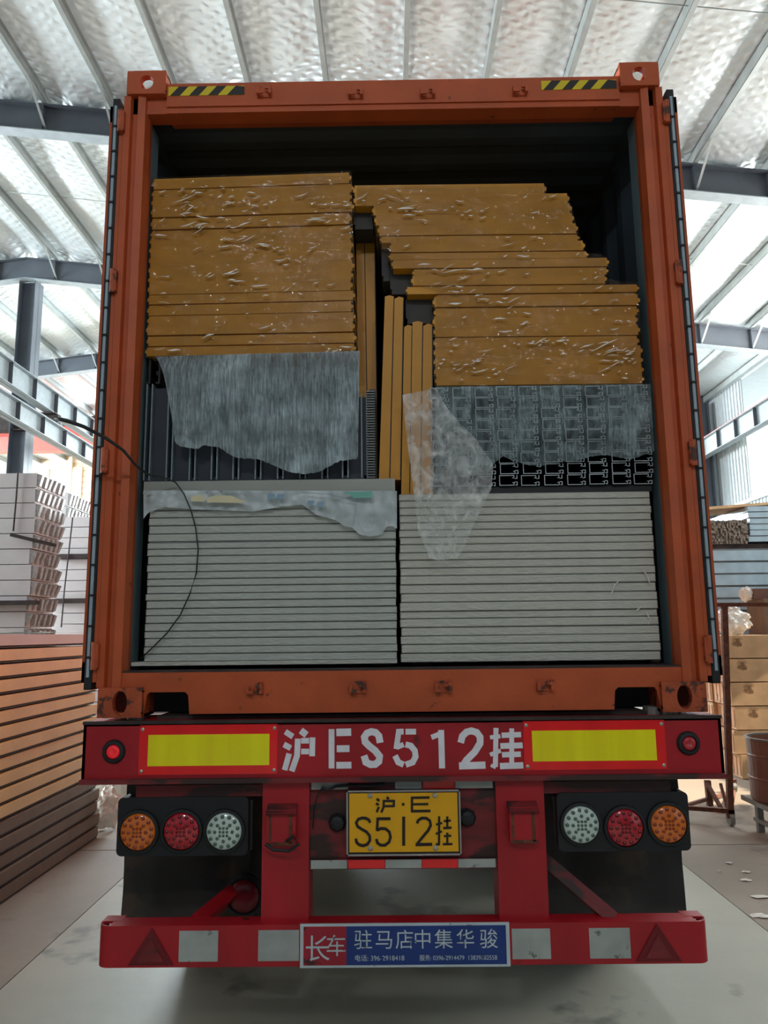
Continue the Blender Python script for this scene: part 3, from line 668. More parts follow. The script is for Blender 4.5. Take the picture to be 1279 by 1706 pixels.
# yellow sandwich panels
def ypanel(L, R, zz, Yf, label, group, depth=2.2, seam=.003, m='yel', k=0):
    """L,R = (x, zbottom, ztop) at the two ends"""
    b = MB(); (xa, a0, a1), (xb, c0, c1) = L, R; xa = max(xa, -1.122);  a1 -= seam; c1 -= seam
    ha, hc = a1-a0, c1-c0; tg = .011
    front = [(xa, a0), (xb, c0), (xb, c0+hc*.25), (xb+tg*.8, c0+hc*.34), (xb+tg, c0+hc*.6), (xb, c0+hc*.72), (xb, c1), (xa, a1), (xa, a0+ha*.75), (xa-tg*.7, a0+ha*.62), (xa-tg*.7, a0+ha*.35), (xa, a0+ha*.25)]
    b.prism(front, Yf, Yf+depth)
    t = thing('yellow_panel', label, 'panel', ((xa+xb)/2, Yf+1, min(a0, c0)), group)
    obj('skin', b, m, t)
    for (x, z0, h, s) in ((xb, c0, hc, 1), (xa, a0, ha, -1)):
        g = MB(); g.box(min(x, x+s*.009), max(x, x+s*.009), Yf+.012, Yf+depth-.01, z0+h*.08, z0+h*.22); g.box(min(x, x+s*.009), max(x, x+s*.009), Yf+.012, Yf+depth-.01, z0+h*.78, z0+h*.94)
        obj('edge_seal', g, 'foam', t)
    return t
YY = YC+.0
# left stack: seam positions (photo rows at x=420)
seams = [(290, 1), (309.5, 1), (325, 0), (341, 0), (357, 1), (377, 1), (391, 0), (405, 0), (421, 0), (438, 0), (455, 0), (470, 0), (487, .4), (503, 1), (522, .4), (538, 0), (555, 1), (573, 1), (590, 1)]
n = len(seams)-1
for i in range(n-1, -1, -1):
    yt, ft = seams[i]; yb_, fb = seams[i+1]; v = i/(n-1)
    lx = lerp(253, 245, v)+random.uniform(-2, 2); rx = lerp(583, 588, v)+random.uniform(-2.5, 2.5)
    q = lambda x, y: y+(x-420)*lerp(-.034, -.018, (y-290)/300)
    a = P(lx, q(lx, yb_), Y=YY); a_ = P(lx, q(lx, yt), Y=YY); c = P(rx, q(rx, yb_), Y=YY); c_ = P(rx, q(rx, yt), Y=YY)
    yo = 0 if not ft else random.uniform(.0, .007)
    ypanel((a.x, a.z, a_.z), (c.x, c.z, c_.z), 0, YY+yo, 'shiny yellow sandwich panel, '+nth(i, n, 'the upper left stack'), 'yellow panels in the upper left stack', seam=.0068 if ft == 1 else (.0022 if ft else .0003))
# right: stepped upper part and square lower part
rows = [(590, 908, 306, 323, 0), (590, 945, 323, 340, 0), (622, 948, 340, 356, 0), (625, 952, 356, 373, 0), (632, 958, 373, 390, 0), (636, 962, 390, 402, 1), (650, 972, 402, 418, 0), (651, 976, 418, 430.5, 1), (655, 1012, 430.5, 445, .4), (688, 1010, 445, 458, 1), (688, 1008, 458, 474, 0), (678, 1060, 474, 488, 1),
        (727, 1060, 488, 494, 1), (725, 1062, 494, 510, 0), (726, 1062, 510, 526, 1), (724, 1060, 526, 543, 0), (725, 1063, 543, 560, 0), (725, 1063, 560, 578, 1), (726, 1066, 578, 594, 0), (724, 1067, 594, 610, 0), (725, 1069, 610, 626, 0), (726, 1071, 626, 641, 0)]
n = len(rows)
for i in range(n-1, -1, -1):
    lx, rx, yt, yb_, fs = rows[i]; lx += random.uniform(-1.5, 1.5); rx += random.uniform(-1.5, 1.5); q = lambda x, y: y-(x-850)*.011
    a = P(lx, q(lx, yb_), Y=YY); a_ = P(lx, q(lx, yt), Y=YY); c = P(rx, q(rx, yb_), Y=YY); c_ = P(rx, q(rx, yt), Y=YY)
    ypanel((a.x, a.z, a_.z), (c.x, c.z, c_.z), 0, YY+(random.uniform(0, .006) if fs else 0), 'shiny yellow sandwich panel, '+nth(i, n, 'the leaning right-hand stack'), 'yellow panels in the upper right stack', seam=.0055 if fs == 1 else (.0022 if fs else .0003))
# grey foam blocks filling the steps
for i, (x0, y0, x1, y1, nm) in enumerate(((589, 341, 623, 384, 'beneath the two top panels'), (636, 403, 650, 470, 'in the narrow middle step'), (650, 446, 688, 492, 'below the third step'), (676, 489, 725, 541, 'in the lowest and widest step'))):
    a = P(x0, y1, Y=YY+.07); c = P(x1-2, y0, Y=YY+.07); b = MB(); e = .006
    b.prism([(a.x+e, a.z), (c.x, a.z), (c.x, c.z), (a.x, c.z), (a.x, a.z+.03), (a.x+e*1.5, a.z+.02)], YY+.06, YY+(.3 if i < 1 else 1.2))
    tag(obj('grey_foam_block', b, 'foam'), 'dark grey foam block %s of the right yellow stack' % nm, 'block', 'grey foam blocks')
# upright yellow panels in the centre gap
vp = [((593, 394), (607, 394), (599, 790), (613, 790), .31), ((607.5, 384), (624, 384), (614, 790), (629, 790), .31),
      ((641, 494), (656, 494), (631, 797), (649, 797), .14), ((657, 498), (672, 496), (650, 798), (667, 798), .14), ((673, 545), (686, 543), (668, 815), (682, 815), .14), ((687, 537), (704, 537), (683, 815), (700, 815), .14), ((705, 543), (720, 541), (701, 815), (721, 815), .14)]
for i, (a, b_, c, d, yf) in enumerate(vp):
    b = MB(); Yf = yf; q = [xz(*p, Yf) for p in (c, d, b_, a)]; zz0 = (zc1 if i < 4 else zr)+.001; q[0] = (q[0][0], zz0); q[1] = (q[1][0], zz0)
    mid = ((q[2][0]+q[3][0])/2, max(q[2][1], q[3][1])+.006)
    b.prism([q[0], q[1], q[2], mid, q[3]], Yf, Yf+2.0)
    t = thing('upright_yellow_panel', 'yellow panel standing on edge in the centre gap, %s' % ('leftmost of the seven' if i == 0 else 'rightmost of the seven' if i == 6 else ORD[i]+' of the seven from the left'), 'panel', (q[0][0], Yf+1, min(q[0][1], q[1][1])), 'upright panels in the centre gap')
    obj('skin', b, 'yel_b', t)
    b = MB(); xm0 = lerp(q[0][0], q[1][0], .97); xm1 = lerp(q[3][0], q[2][0], .97); b.hexa([(xm0-.001, Yf-.001, q[0][1]+.01), (xm0+.0025, Yf-.001, q[0][1]+.01), (xm1+.0025, Yf-.001, q[3][1]-.01), (xm1-.001, Yf-.001, q[3][1]-.01)],
           [(xm0-.001, Yf+1.9, q[0][1]+.01), (xm0+.0025, Yf+1.9, q[0][1]+.01), (xm1+.0025, Yf+1.9, q[3][1]-.01), (xm1-.001, Yf+1.9, q[3][1]-.01)])
    obj('edge_seal', b, 'foam', t)
# stretch film on the yellow stacks: crinkled clear sheets
def yfilm(x, y, u, v): return YC-.014-.010*noise.noise((x*.02, y*.09, 3))-.006*noise.noise((x*.09, y*.2, 9))
tag(obj('stretch_film', sheet(lambda v: lerp(251, 243, v), lambda v: lerp(586, 591, v), lambda x: 296-(x-250)*.036, lambda x: 596-(x-250)*.02, yfilm, 90, 80), 'stretch', smooth=True, fixn=False), 'clear glossy stretch film around the upper left stack of yellow panels', 'film')
tag(obj('stretch_film', sheet(lambda v: pl([(0, 594), (.1, 594), (.11, 624), (.3, 634), (.41, 656), (.42, 690), (.5, 690), (.53, 726), (1, 722)], v), lambda v: pl([(0, 908), (.05, 912), (.06, 946), (.35, 974), (.36, 1010), (.48, 1010), (.5, 1062), (1, 1074)], v), lambda x: 309-(x-590)*.012, lambda x: 643-(x-720)*.008, yfilm, 90, 84), 'stretch', smooth=True, fixn=False), 'clear glossy stretch film around the leaning right stack of yellow panels', 'film')
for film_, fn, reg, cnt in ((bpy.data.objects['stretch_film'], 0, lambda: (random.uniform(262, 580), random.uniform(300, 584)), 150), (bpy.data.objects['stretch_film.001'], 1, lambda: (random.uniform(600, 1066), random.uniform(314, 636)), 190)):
    b = MB(); made = 0  # pale slivers modelled in place of glints on the film
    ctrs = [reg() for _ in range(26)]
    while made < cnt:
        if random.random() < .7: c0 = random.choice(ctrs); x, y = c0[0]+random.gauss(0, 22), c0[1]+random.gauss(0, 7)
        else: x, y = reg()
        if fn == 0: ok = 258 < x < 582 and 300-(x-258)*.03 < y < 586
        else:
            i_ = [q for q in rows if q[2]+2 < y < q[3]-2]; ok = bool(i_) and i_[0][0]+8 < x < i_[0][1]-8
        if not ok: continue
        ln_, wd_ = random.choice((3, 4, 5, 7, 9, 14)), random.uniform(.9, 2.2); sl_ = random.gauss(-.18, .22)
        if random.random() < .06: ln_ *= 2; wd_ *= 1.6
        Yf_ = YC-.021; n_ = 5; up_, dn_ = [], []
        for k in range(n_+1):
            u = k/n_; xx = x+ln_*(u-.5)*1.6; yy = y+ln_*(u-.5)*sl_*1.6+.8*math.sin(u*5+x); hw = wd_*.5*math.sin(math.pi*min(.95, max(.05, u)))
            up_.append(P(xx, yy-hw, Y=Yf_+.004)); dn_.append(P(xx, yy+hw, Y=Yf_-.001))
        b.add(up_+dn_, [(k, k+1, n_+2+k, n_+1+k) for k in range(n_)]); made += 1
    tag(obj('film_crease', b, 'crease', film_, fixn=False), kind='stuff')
# bubble wrap, left
lb = [(255, 610), (262, 650), (276, 690), (292, 738), (300, 744), (330, 748), (338, 742), (365, 745), (380, 756), (395, 763), (430, 765), (455, 775), (480, 786), (505, 790), (530, 787), (552, 775), (565, 768), (592, 765), (598, 760)]
def yw(x, y, u, v): return YC-.034-.03*v*(1-v)-.014*noise.noise((x*.018, y*.02, 2))-.006*noise.noise((x*.09, y*.03, 5))
o = obj('bubble_wrap_sheet', sheet(lambda v: lerp(257, 291, v**.8), lambda v: lerp(599, 596, v), lambda x: 594-(x-257)*.028, lambda x: pl(lb, x)+2*noise.noise((x*.2, 0, 0)), yw, 110, 50), 'wrap', smooth=True, fixn=False)
tag(o, 'milky bubble wrap sheet hanging over the dark channels on the left', 'bubble wrap')
rb = [(724, 800), (812, 790), (822, 772), (838, 760), (855, 768), (880, 775), (905, 776), (925, 770), (960, 768), (985, 760), (1010, 758), (1030, 762), (1050, 766), (1088, 752)]
o = obj('bubble_wrap_sheet', sheet(lambda v: 725, lambda v: lerp(1083, 1090, v), lambda x: 644-(x-725)*.012, lambda x: pl(rb, x)+1.5*noise.noise((x*.2, 3, 0)), lambda x, y, u, v: yw(x, y, u, v)+.004, 110, 40), 'wrap2', smooth=True, fixn=False)
tag(o, 'clear bubble wrap sheet over the aluminium profiles on the right', 'bubble wrap')
o = obj('loose_clear_film', sheet(lambda v: pl([(0, 670), (.25, 676), (.6, 688), (.85, 696), (1, 715)], v), lambda v: pl([(0, 727), (.12, 745), (.3, 790), (.5, 822), (.66, 818), (.8, 795), (1, 762)], v), lambda x: 658-(x-670)*.2 if x < 728 else 646.4, lambda x: pl([(670, 905), (700, 925), (730, 934), (770, 930), (822, 900)], x),
        lambda x, y, u, v: YC-.075-.03*noise.noise((x*.035, y*.02, 7))-.014*noise.noise((x*.1, y*.07, 8)), 60, 90), 'clear', smooth=True, fixn=False)
tag(o, 'loose crumpled clear film hanging between the two bundles over the pale boards', 'film')
for k, pts in enumerate(([(1068, 945), (1078, 960), (1082, 972)], [(1018, 990), (1024, 975), (1030, 968)], [(1076, 1018), (1082, 1032), (1080, 1040)], [(1068, 1010), (1060, 1018)])):
    b = MB(); ctr = P(*pts[0], Y=YC-.02); b.tube([P(x, y, Y=YC-.012+.004*(j % 2)) for j, (x, y) in enumerate(pts)], [.002, .004, .002][:len(pts)], 5)
    tag(obj('film_scrap', b, 'paper'), 'thin shred of clear film stuck on the pale boards, %s' % ['upper right', 'leftmost', 'lower right', 'short one in the middle'][k], 'film', 'film shreds')
# packing strap
pts = [(92, 697, -.30), (112, 701, -.30), (140, 711, -.26), (175, 729, -.2), (205, 750, -.13), (225, 774, -.08), (245, 790, -.02), (270, 795, .04), (292, 803, .075), (306, 822, .07), (318, 850, .07), (326, 880, .08), (330, 915, .09), (327, 955, .09), (316, 990, .095), (300, 1025, .1), (278, 1055, .1), (255, 1078, .1), (234, 1098, .105)]
b = MB(); b.tube([P(x, y, Y=Y) for x, y, Y in pts], [.0085, .0085, .0075, .007, .006, .0055, .005, .004, .0035]+[.0032]*10, 7)
tag(obj('packing_strap', b, 'strap', smooth=True), 'thin black strap curling from the lower left boards out past the container edge', 'strap')

# ================================================================== TRAILER
tr = thing('semi_trailer', 'red skeletal semi-trailer carrying the orange container', 'trailer', (0, 2, 0))
YB = -.03
b = MB(); b.box(-1.262, 1.258, YB, YB+.012, 1.128, 1.338); b.box(-1.262, 1.258, YB, .22, 1.330, 1.345); b.box(-1.262, -1.25, YB, .22, 1.113, 1.34); b.box(1.246, 1.258, YB, .22, 1.113, 1.34)
beam = obj('rear_beam', b, 'red', tr)
b = MB(); b.box(-1.262, 1.258, YB-.022, .22, 1.112, 1.130); obj('beam_flange', b, 'red_d', beam)
b = MB(); b.box(-1.262, 1.258, YB-.012, YB+.01, 1.338, 1.350); obj('beam_top_edge', b, 'grime', beam)
b = MB(); b.box(-1.0, 1.0, .06, .26, 1.3455, 1.3585); obj('bolster_plate', b, 'grime', beam)  # dark plate added to block light leaking under the sill
# painted characters on the beam
def bpx(x, y): return xz(450+x/2.907, 1190+y/2.907, YB)
def glyph(parent, strokes, f, sc, Y, t, mname, name):
    b = MB()
    for pts, wd in strokes: b.stroke([f(x, y) for x, y in pts], wd*sc, Y-t-random.uniform(0, .0003), Y)
    return obj(name, b, mname, parent)
sc = (bpx(1000, 100)[0]-bpx(0, 100)[0])/1000
G = {
 'hu': [([(73, 84), (110, 108)], 27), ([(66, 146), (100, 164)], 27), ([(92, 190), (70, 270)], 27), ([(148, 78), (176, 100)], 32), ([(134, 118), (130, 200), (104, 276)], 28), ([(150, 128), (188, 128)], 26), ([(205, 112), (203, 203)], 27), ([(150, 180), (188, 180)], 26)],
 'E': [([(297, 72), (297, 262)], 28), ([(320, 88), (392, 86)], 35), ([(322, 167), (384, 166)], 32), ([(320, 247), (393, 246)], 31)],
 'S': [([(532, 138), (526, 104), (510, 88), (490, 84), (468, 92), (456, 110), (460, 134), (480, 154), (508, 176), (530, 204), (526, 228), (508, 242), (486, 243), (464, 232), (454, 200)], 33)],
 '5': [([(624, 72), (610, 168)], 26), ([(655, 84), (706, 84)], 27), ([(624, 84), (646, 84)], 27), ([(655, 146), (680, 152), (700, 176), (704, 205), (690, 232), (656, 244)], 28), ([(646, 244), (620, 232), (604, 200)], 28), ([(612, 160), (646, 146)], 24)],
 '1': [([(780, 112), (826, 94)], 24), ([(827, 76), (832, 262)], 29)],
 '2': [([(922, 138), (930, 106), (950, 86), (974, 80), (1000, 88), (1016, 110), (1016, 140), (990, 182), (950, 222), (930, 254)], 32), ([(914, 250), (1042, 246)], 33)],
 'gua': [([(1093, 66), (1090, 255)], 24), ([(1064, 112), (1114, 106)], 19), ([(1064, 196), (1116, 176)], 19), ([(1092, 258), (1068, 246)], 16), ([(1169, 68), (1169, 255)], 23), ([(1120, 102), (1214, 98)], 25), ([(1114, 154), (1222, 150)], 27), ([(1122, 196), (1213, 193)], 25), ([(1112, 251), (1225, 247)], 29)]}
for k in ('hu', 'E', 'S', '5', '1', '2', 'gua'): glyph(beam, G[k], bpx, sc, YB, .0012, 'paint_w', 'painted_character')
# reflector plates
for (x0, y0, x1, y1), (a0, b0_, a1, b1), (c0, d0, c1, d1) in (((232, 1207, 462, 1290), (247, 1223, 449, 1275), (240, 1218, 456, 1282)), ((872, 1200, 1108, 1282), (886, 1214, 1092, 1265), (879, 1209, 1098, 1272))):
    t = MB(); A = xz(x0, (y0+y1)/2, YB); B = xz(x1, (y0+y1)/2, YB); z0 = (xz(x0, y1, YB)[1]+xz(x1, y1, YB)[1])/2; z1 = (xz(x0, y0, YB)[1]+xz(x1, y0, YB)[1])/2
    t.box(A[0], B[0], YB-.004, YB, z0, z1); rp = obj('reflector_plate', t, 'refl_red', tr)
    C_ = xz(a0, (b0_+b1)/2, YB)[0]; D_ = xz(a1, (b0_+b1)/2, YB)[0]; m = (z0+z1)/2; hz = (xz(a0, b0_, YB)[1]-xz(a0, b1, YB)[1])/2
    t = MB(); t.box(C_, D_, YB-.0055, YB-.004, m-hz-.002, m+hz-.002); obj('yellow_panel_face', t, 'refl_yel', rp)
    for xx in (A[0]+.012, B[0]-.012):
        for z in (z0+.014, z1-.016):
            t = MB(); t.lathe((xx, YB-.004, z), (0, -1, 0), [(.0075, 0), (.007, .003), (.003, .005)], 12); obj('rivet', t, 'rivet', rp)
# marker lamps
for (px, py) in ((190, 1252), (1146, 1238)):
    x, z = xz(px, py, YB); t = MB(); t.lathe((x, YB+.002, z), (0, -1, 0), [(.046, 0), (.046, .006), (.040, .016), (.030, .018), (.027, .012)], 32)
    mk = obj('marker_lamp', t, 'black', tr, smooth=False)
    t = MB(); t.lathe((x, YB-.008, z), (0, -1, 0), [(.027, 0), (.026, .006), (.018, .011), (.009, .012), (.007, .008), (.002, .008)], 28); obj('lens', t, 'lens_g' if px < 500 else 'lens_r', mk, smooth=True)
# uprights
def xat(px, py, Y): return P(px, py, Y=Y).x
UX = [(xat(437, 1420, -.0), xat(515, 1420, 0)), (xat(828, 1420, 0), xat(909, 1420, 0))]
for i, (a, c) in enumerate(UX):
    t = MB(); t.box(a, c, -.012, .0, .57, 1.112); t.box(a, a+.01, 0, .14, .57, 1.112); t.box(c-.01, c, 0, .14, .57, 1.112)
    up = obj('upright', t, 'red', tr)
    px, py = ((470, 1375), (871, 1371))[i]; x, z = xz(px, py, -.03)
    t = MB(); t.box(x-.055, x+.055, -.055, -.012, z-.065, z+.062); bx_ = obj('light_bracket_box', t, 'red', up)
    t = MB(); t.prismx([(-.075, z+.052), (-.012, z+.078), (-.012, z+.062), (-.07, z+.046)], x-.058, x+.058); obj('hood', t, 'red_d', bx_)
    t = MB(); t.box(x-.048, x-.038, -.0575, -.0545, z-.05, z+.045); t.box(x+.03, x+.042, -.0575, -.0545, z-.06, z+.045); t.box(x-.05, x+.05, -.0575, -.0545, z-.068, z-.056); obj('rusty_weld', t, 'rust', bx_)
    if i == 0:
        t = MB(); t.tube([(x+.02, -.06, z-.05), (x+.05, -.075, z-.03), (x+.07, -.07, z-.06), (x+.03, -.065, z-.085), (x-.03, -.065, z-.08), (x-.06, -.06, z-.06)], .006, 6); obj('loose_wire', t, 'black', bx_)
# centre panel
x0, x1 = UX[0][1], UX[1][0]
zt1 = P(670, 1315, Y=.0).z; zb1 = P(670, 1430, Y=.0).z; zb2 = P(670, 1447, Y=.0).z
t = MB(); t.box(x0, x1, .012, .024, zb2, 1.112); t.box(x0, x1, -.004, .012, zb2, zb1-.001); t.box(x0, x1, -.004, .012, zt1+.001, 1.112); cp = obj('centre_panel', t, 'red_d', tr)
for row, z0, z1, segs in ((0, zb2+.003, zb1-.003, [(518, 578), (642, 702), (763, 825)]), (1, zt1+.003, 1.110, [(519, 580), (658, 702), (758, 820)])):
    for a, c in segs:
        t = MB(); py = 1438 if row == 0 else 1308; t.box(xat(a, py, 0), xat(c, py, 0), -.0055, -.004, z0, z1); obj('silver_tape', t, 'refl_wht', cp)
    for a, c in ([(580, 641), (703, 762)] if row == 0 else [(704, 757)]):
        t = MB(); t.box(xat(a, py, 0), xat(c, py, 0), -.0055, -.004, z0, z1); obj('red_tape', t, 'refl_red', cp)
for px, py in ((562, 1370), (778, 1362)):
    x, z = xz(px, py, 0); t = MB(); t.lathe((x, .012, z), (0, -1, 0), [(.034, 0), (.036, .012), (.026, .03), (.012, .034)], 8); obj('plate_lamp', t, 'black', cp)
t = MB(); t.tube([P(x, y, Y=-.02) for x, y in ((640, 1306), (612, 1310), (585, 1308), (560, 1310), (545, 1316), (535, 1312))], .006, 6); t.tube([P(x, y, Y=-.01) for x, y in ((536, 1314), (528, 1326), (524, 1345), (521, 1380))], .003, 5); obj('cable', t, 'black', cp)
# licence plate
YPL = -.03
def qpx(x, y): return xz(500+x/3.762, 1290+y/3.762, YPL)
A = qpx(290, 305); B = qpx(1006, 305); zt2 = qpx(648, 98)[1]; zb3 = qpx(648, 508)[1]
t = MB(); t.box(A[0], B[0], YPL, YPL+.034, zb3, zt2); lp = obj('licence_plate', t, 'plate_k', tr)
e = .011
t = MB()
for q in ((A[0], B[0], zt2-.006, zt2), (A[0], B[0], zb3, zb3+.006), (A[0], A[0]+.006, zb3, zt2), (B[0]-.006, B[0], zb3, zt2)): t.box(q[0], q[1], YPL-.006, YPL, q[2], q[3])
obj('plate_frame', t, 'plate_f', lp)
t = MB(); t.box(A[0]+.011, B[0]-.011, YPL-.002, YPL, zb3+.013, zt2-.011); obj('plate_face', t, 'plate_y', lp)
sp = (qpx(1000, 300)[0]-qpx(0, 300)[0])/1000; w0 = 17
PG = [[([(478, 153), (497, 165)], 15), ([(475, 180), (492, 191)], 15), ([(493, 203), (479, 236)], 14), ([(541, 142), (556, 154)], 15), ([(518, 166), (594, 166)], 14), ([(586, 166), (586, 202)], 14), ([(520, 198), (590, 198)], 13), ([(524, 160), (522, 205), (508, 238)], 14)],
      [([(637, 187), (653, 187)], 16)],
      [([(700, 140), (700, 236)], 15), ([(693, 146), (810, 144)], 14), ([(700, 187), (802, 185)], 13), ([(693, 230), (816, 228)], 15)],
      [([(439, 302), (430, 284), (412, 274), (388, 272), (364, 280), (351, 302), (360, 326), (386, 343), (415, 359), (435, 384), (437, 412), (422, 436), (396, 446), (370, 440), (354, 426), (348, 402)], w0)],
      [([(566, 277), (484, 277)], w0), ([(486, 270), (481, 352)], w0), ([(479, 350), (505, 338), (535, 340), (558, 360), (566, 392), (556, 424), (530, 443), (502, 442), (484, 428), (477, 404)], w0)],
      [([(648, 264), (648, 446)], 19)],
      [([(731, 306), (740, 286), (762, 273), (790, 274), (812, 290), (817, 318), (800, 352), (760, 400), (732, 436)], w0), ([(722, 439), (826, 437)], 18)],
      [([(870, 262), (869, 442)], 14), ([(851, 314), (889, 303)], 12), ([(849, 372), (888, 356)], 12), ([(869, 441), (850, 434)], 12), ([(921, 263), (921, 336)], 13), ([(899, 292), (944, 288)], 12), ([(895, 336), (948, 333)], 13), ([(921, 364), (921, 437)], 13), ([(899, 386), (946, 383)], 12), ([(893, 437), (953, 435)], 13)]]
for g in PG: glyph(lp, g, qpx, sp, YPL-.002, .0025, 'plate_k', 'plate_character')
for x, y in ((438, 133), (843, 131), (440, 462), (848, 460)):
    a = qpx(x, y); t = MB(); t.lathe((a[0], YPL-.002, a[1]), (0, -1, 0), [(.010, 0), (.010, .004), (.005, .008)], 10); obj('plate_bolt', t, 'rivet', lp)
# bumper
YU = -.05
t = MB(); bz0, bz1 = .452, .598
pr = [(-.05, bz0), (-.05, bz1), (.04, bz1), (.04, bz1-.008), (-.04, bz1-.008), (-.04, bz0+.008), (.04, bz0+.008), (.04, bz0)]
t.prismx(pr, -1.12, 1.10)
for s, xe in ((-1, -1.12), (1, 1.10)):
    prev = None
    for k in range(7):
        a = k/6*math.pi/2; x = xe+s*(.045*math.sin(a)); y = -.05+.045*(1-math.cos(a))
        if prev: t.hexa([(prev[0], prev[1], bz0), (x, y, bz0), (x, y, bz1), (prev[0], prev[1], bz1)], [(prev[0], prev[1]+.01, bz0), (x-s*.006, y+.01, bz0), (x-s*.006, y+.01, bz1), (prev[0], prev[1]+.01, bz1)])
        prev = (x, y)
    t.box(min(x, x-s*.008), max(x, x-s*.008), y, .06, bz0, bz1); t.box(min(xe-s*.03, x), max(xe-s*.03, x), .0, .06, bz1-.008, bz1+.001)
bm_ = obj('underrun_bumper', t, 'red', tr)
for a, c in ((298, 363), (430, 498), (853, 917), (982, 1050)):
    t = MB(); x0_, x1_ = xat(a, 1578, YU), xat(c, 1578, YU); t.box(x0_, x1_, YU-.0015, YU, .472, .580 if a < 600 else .578); pt_ = obj('silver_reflector', t, 'refl_wht', bm_)
for px, s in ((252, 1), (1096, 1)):
    x = xat(px, 1580, YU); t = MB(); t.prism([(x-.085, .462), (x+.085, .462), (x+.002, .590), (x-.002, .590)], YU-.005, YU); tri = obj('triangle_reflector', t, 'led_r', bm_)
    t = MB(); t.prism([(x-.05, .474), (x+.05, .474), (x, .555)], YU-.008, YU-.005); obj('triangle_face', t, 'red_d', tri)
# banner sign
x0, x1 = xat(500, 1580, YU), xat(849, 1580, YU); x0b, xm = xat(511, 1580, YU), xat(577, 1580, YU); x1b = xat(843, 1580, YU)
t = MB(); t.box(x0, x1, YU-.006, YU, .449, .602); bn = obj('name_banner', t, 'banner_w', tr)
t = MB(); t.box(x0b-.012, xm, YU-.0075, YU-.006, .458, .593); obj('red_field', t, 'banner_r', bn)
t = MB(); t.box(xm, x1b, YU-.0075, YU-.006, .458, .593); obj('blue_field', t, 'banner_b', bn)
def text(parent, s, x, z, size, Y, m, name, bold=.0, wide=1.):
    c = bpy.data.curves.new(name, 'FONT'); c.body = s; c.size = 1; c.extrude = 0; c.offset = bold; c.align_x = 'CENTER'
    o = bpy.data.objects.new('tmp', c); COL.objects.link(o); bpy.context.view_layer.update()
    me = bpy.data.meshes.new_from_object(o.evaluated_get(bpy.context.evaluated_depsgraph_get())); bpy.data.objects.remove(o); bpy.data.curves.remove(c)
    org = wloc(parent)
    for v in me.vertices:
        X, Z = v.co.x*size*wide, v.co.y*size
        v.co = Vector((x+X, Y, z+Z))-org
    me.name = name; me.materials.clear(); me.materials.append(M[m]); o = bpy.data.objects.new(name, me); COL.objects.link(o); o.parent = parent; return o
ty = YU-.0085
text(bn, '长', xat(529, 1580, YU), .481, .098, ty, 'banner_w', 'banner_character', .0)
text(bn, '车', xat(560, 1580, YU), .497, .080, ty, 'banner_w', 'banner_character', .0)
for k, ch in enumerate('驻马店中集华骏'):
    text(bn, ch, xat([605, 640, 674, 704, 739, 775, 814][k], 1580, YU), .520, .072, ty, 'banner_w', 'banner_character', .0)
text(bn, '电话: 396-2918418', xat(632, 1595, YU), .474, .024, ty, 'banner_w', 'banner_small_print', .0)
text(bn, '服务: 0396-2914479  13839682558', xat(763, 1595, YU), .474, .022, ty, 'banner_w', 'banner_small_print', .0, .92)
# lamp clusters
def cluster(rx, lens, order, top):
    Yl = .03; a, c = rx; x0_ = xat(a, 1380, Yl-.02); x1_ = xat(c, 1380, Yl-.02); z1_ = P(300 if a < 600 else 1040, top, Y=Yl-.02).z; z0_ = P(300 if a < 600 else 1040, top+98, Y=Yl-.02).z
    r = .02; pol = []
    for cx_, cz_, a0 in ((x1_-r, z1_-r, 0), (x0_+r, z1_-r, 90), (x0_+r, z0_+r, 180), (x1_-r, z0_+r, 270)):
        for k in range(5): an = math.radians(a0+k*22.5); pol.append((cx_+r*math.cos(an), cz_+r*math.sin(an)))
    t = MB(); t.prism(pol, Yl-.02, Yl+.05); pn = obj('tail_light_panel', t, 'black', tr)
    for (px, py), kk in zip(lens, order):
        x, z = xz(px, py, Yl-.02); R = .0695
        t = MB(); t.lathe((x, Yl-.02, z), (0, -1, 0), [(R+.014, 0), (R+.012, .012), (R+.002, .014), (R, .004)], 36); rg = obj('lamp_rim', t, 'black', pn)
        t = MB(); t.lathe((x, Yl-.024, z), (0, -1, 0), [(R, 0), (R, .006), (R-.006, .012), (.03, .017), (.002, .018)], 36); ln_ = obj('lamp_lens', t, 'lens_'+kk, pn, smooth=True)
        pts = [(x+.056*math.cos(math.radians(k*27.7+13)), z+.056*math.sin(math.radians(k*27.7+13)), .0082) for k in range(13)]
        pts += [(x+.034*math.cos(math.radians(k*45)), z+.034*math.sin(math.radians(k*45)), .0075) for k in range(8)]+[(x+dx*.014, z+dz*.014, .006) for dx in (-1, 0, 1) for dz in (-1, 0, 1)]
        t = MB()
        for lx, lz, lr in pts:
            dd = math.hypot(lx-x, lz-z); t.lathe((lx, Yl-.036+(.004*(dd/.056)**2)-.004, lz), (0, -1, 0), [(lr, 0), (lr*.9, .004), (lr*.4, .006)], 8)
        tag(obj('led', t, 'led_'+kk, pn), kind='stuff')
    return x0_, x1_, z0_, z1_
cl = cluster((195, 413), ((231, 1385), (303, 1384), (374, 1384)), 'arw', 1328)
cr = cluster((929, 1149), ((967, 1373), (1040, 1378), (1112, 1372)), 'wra', 1320)
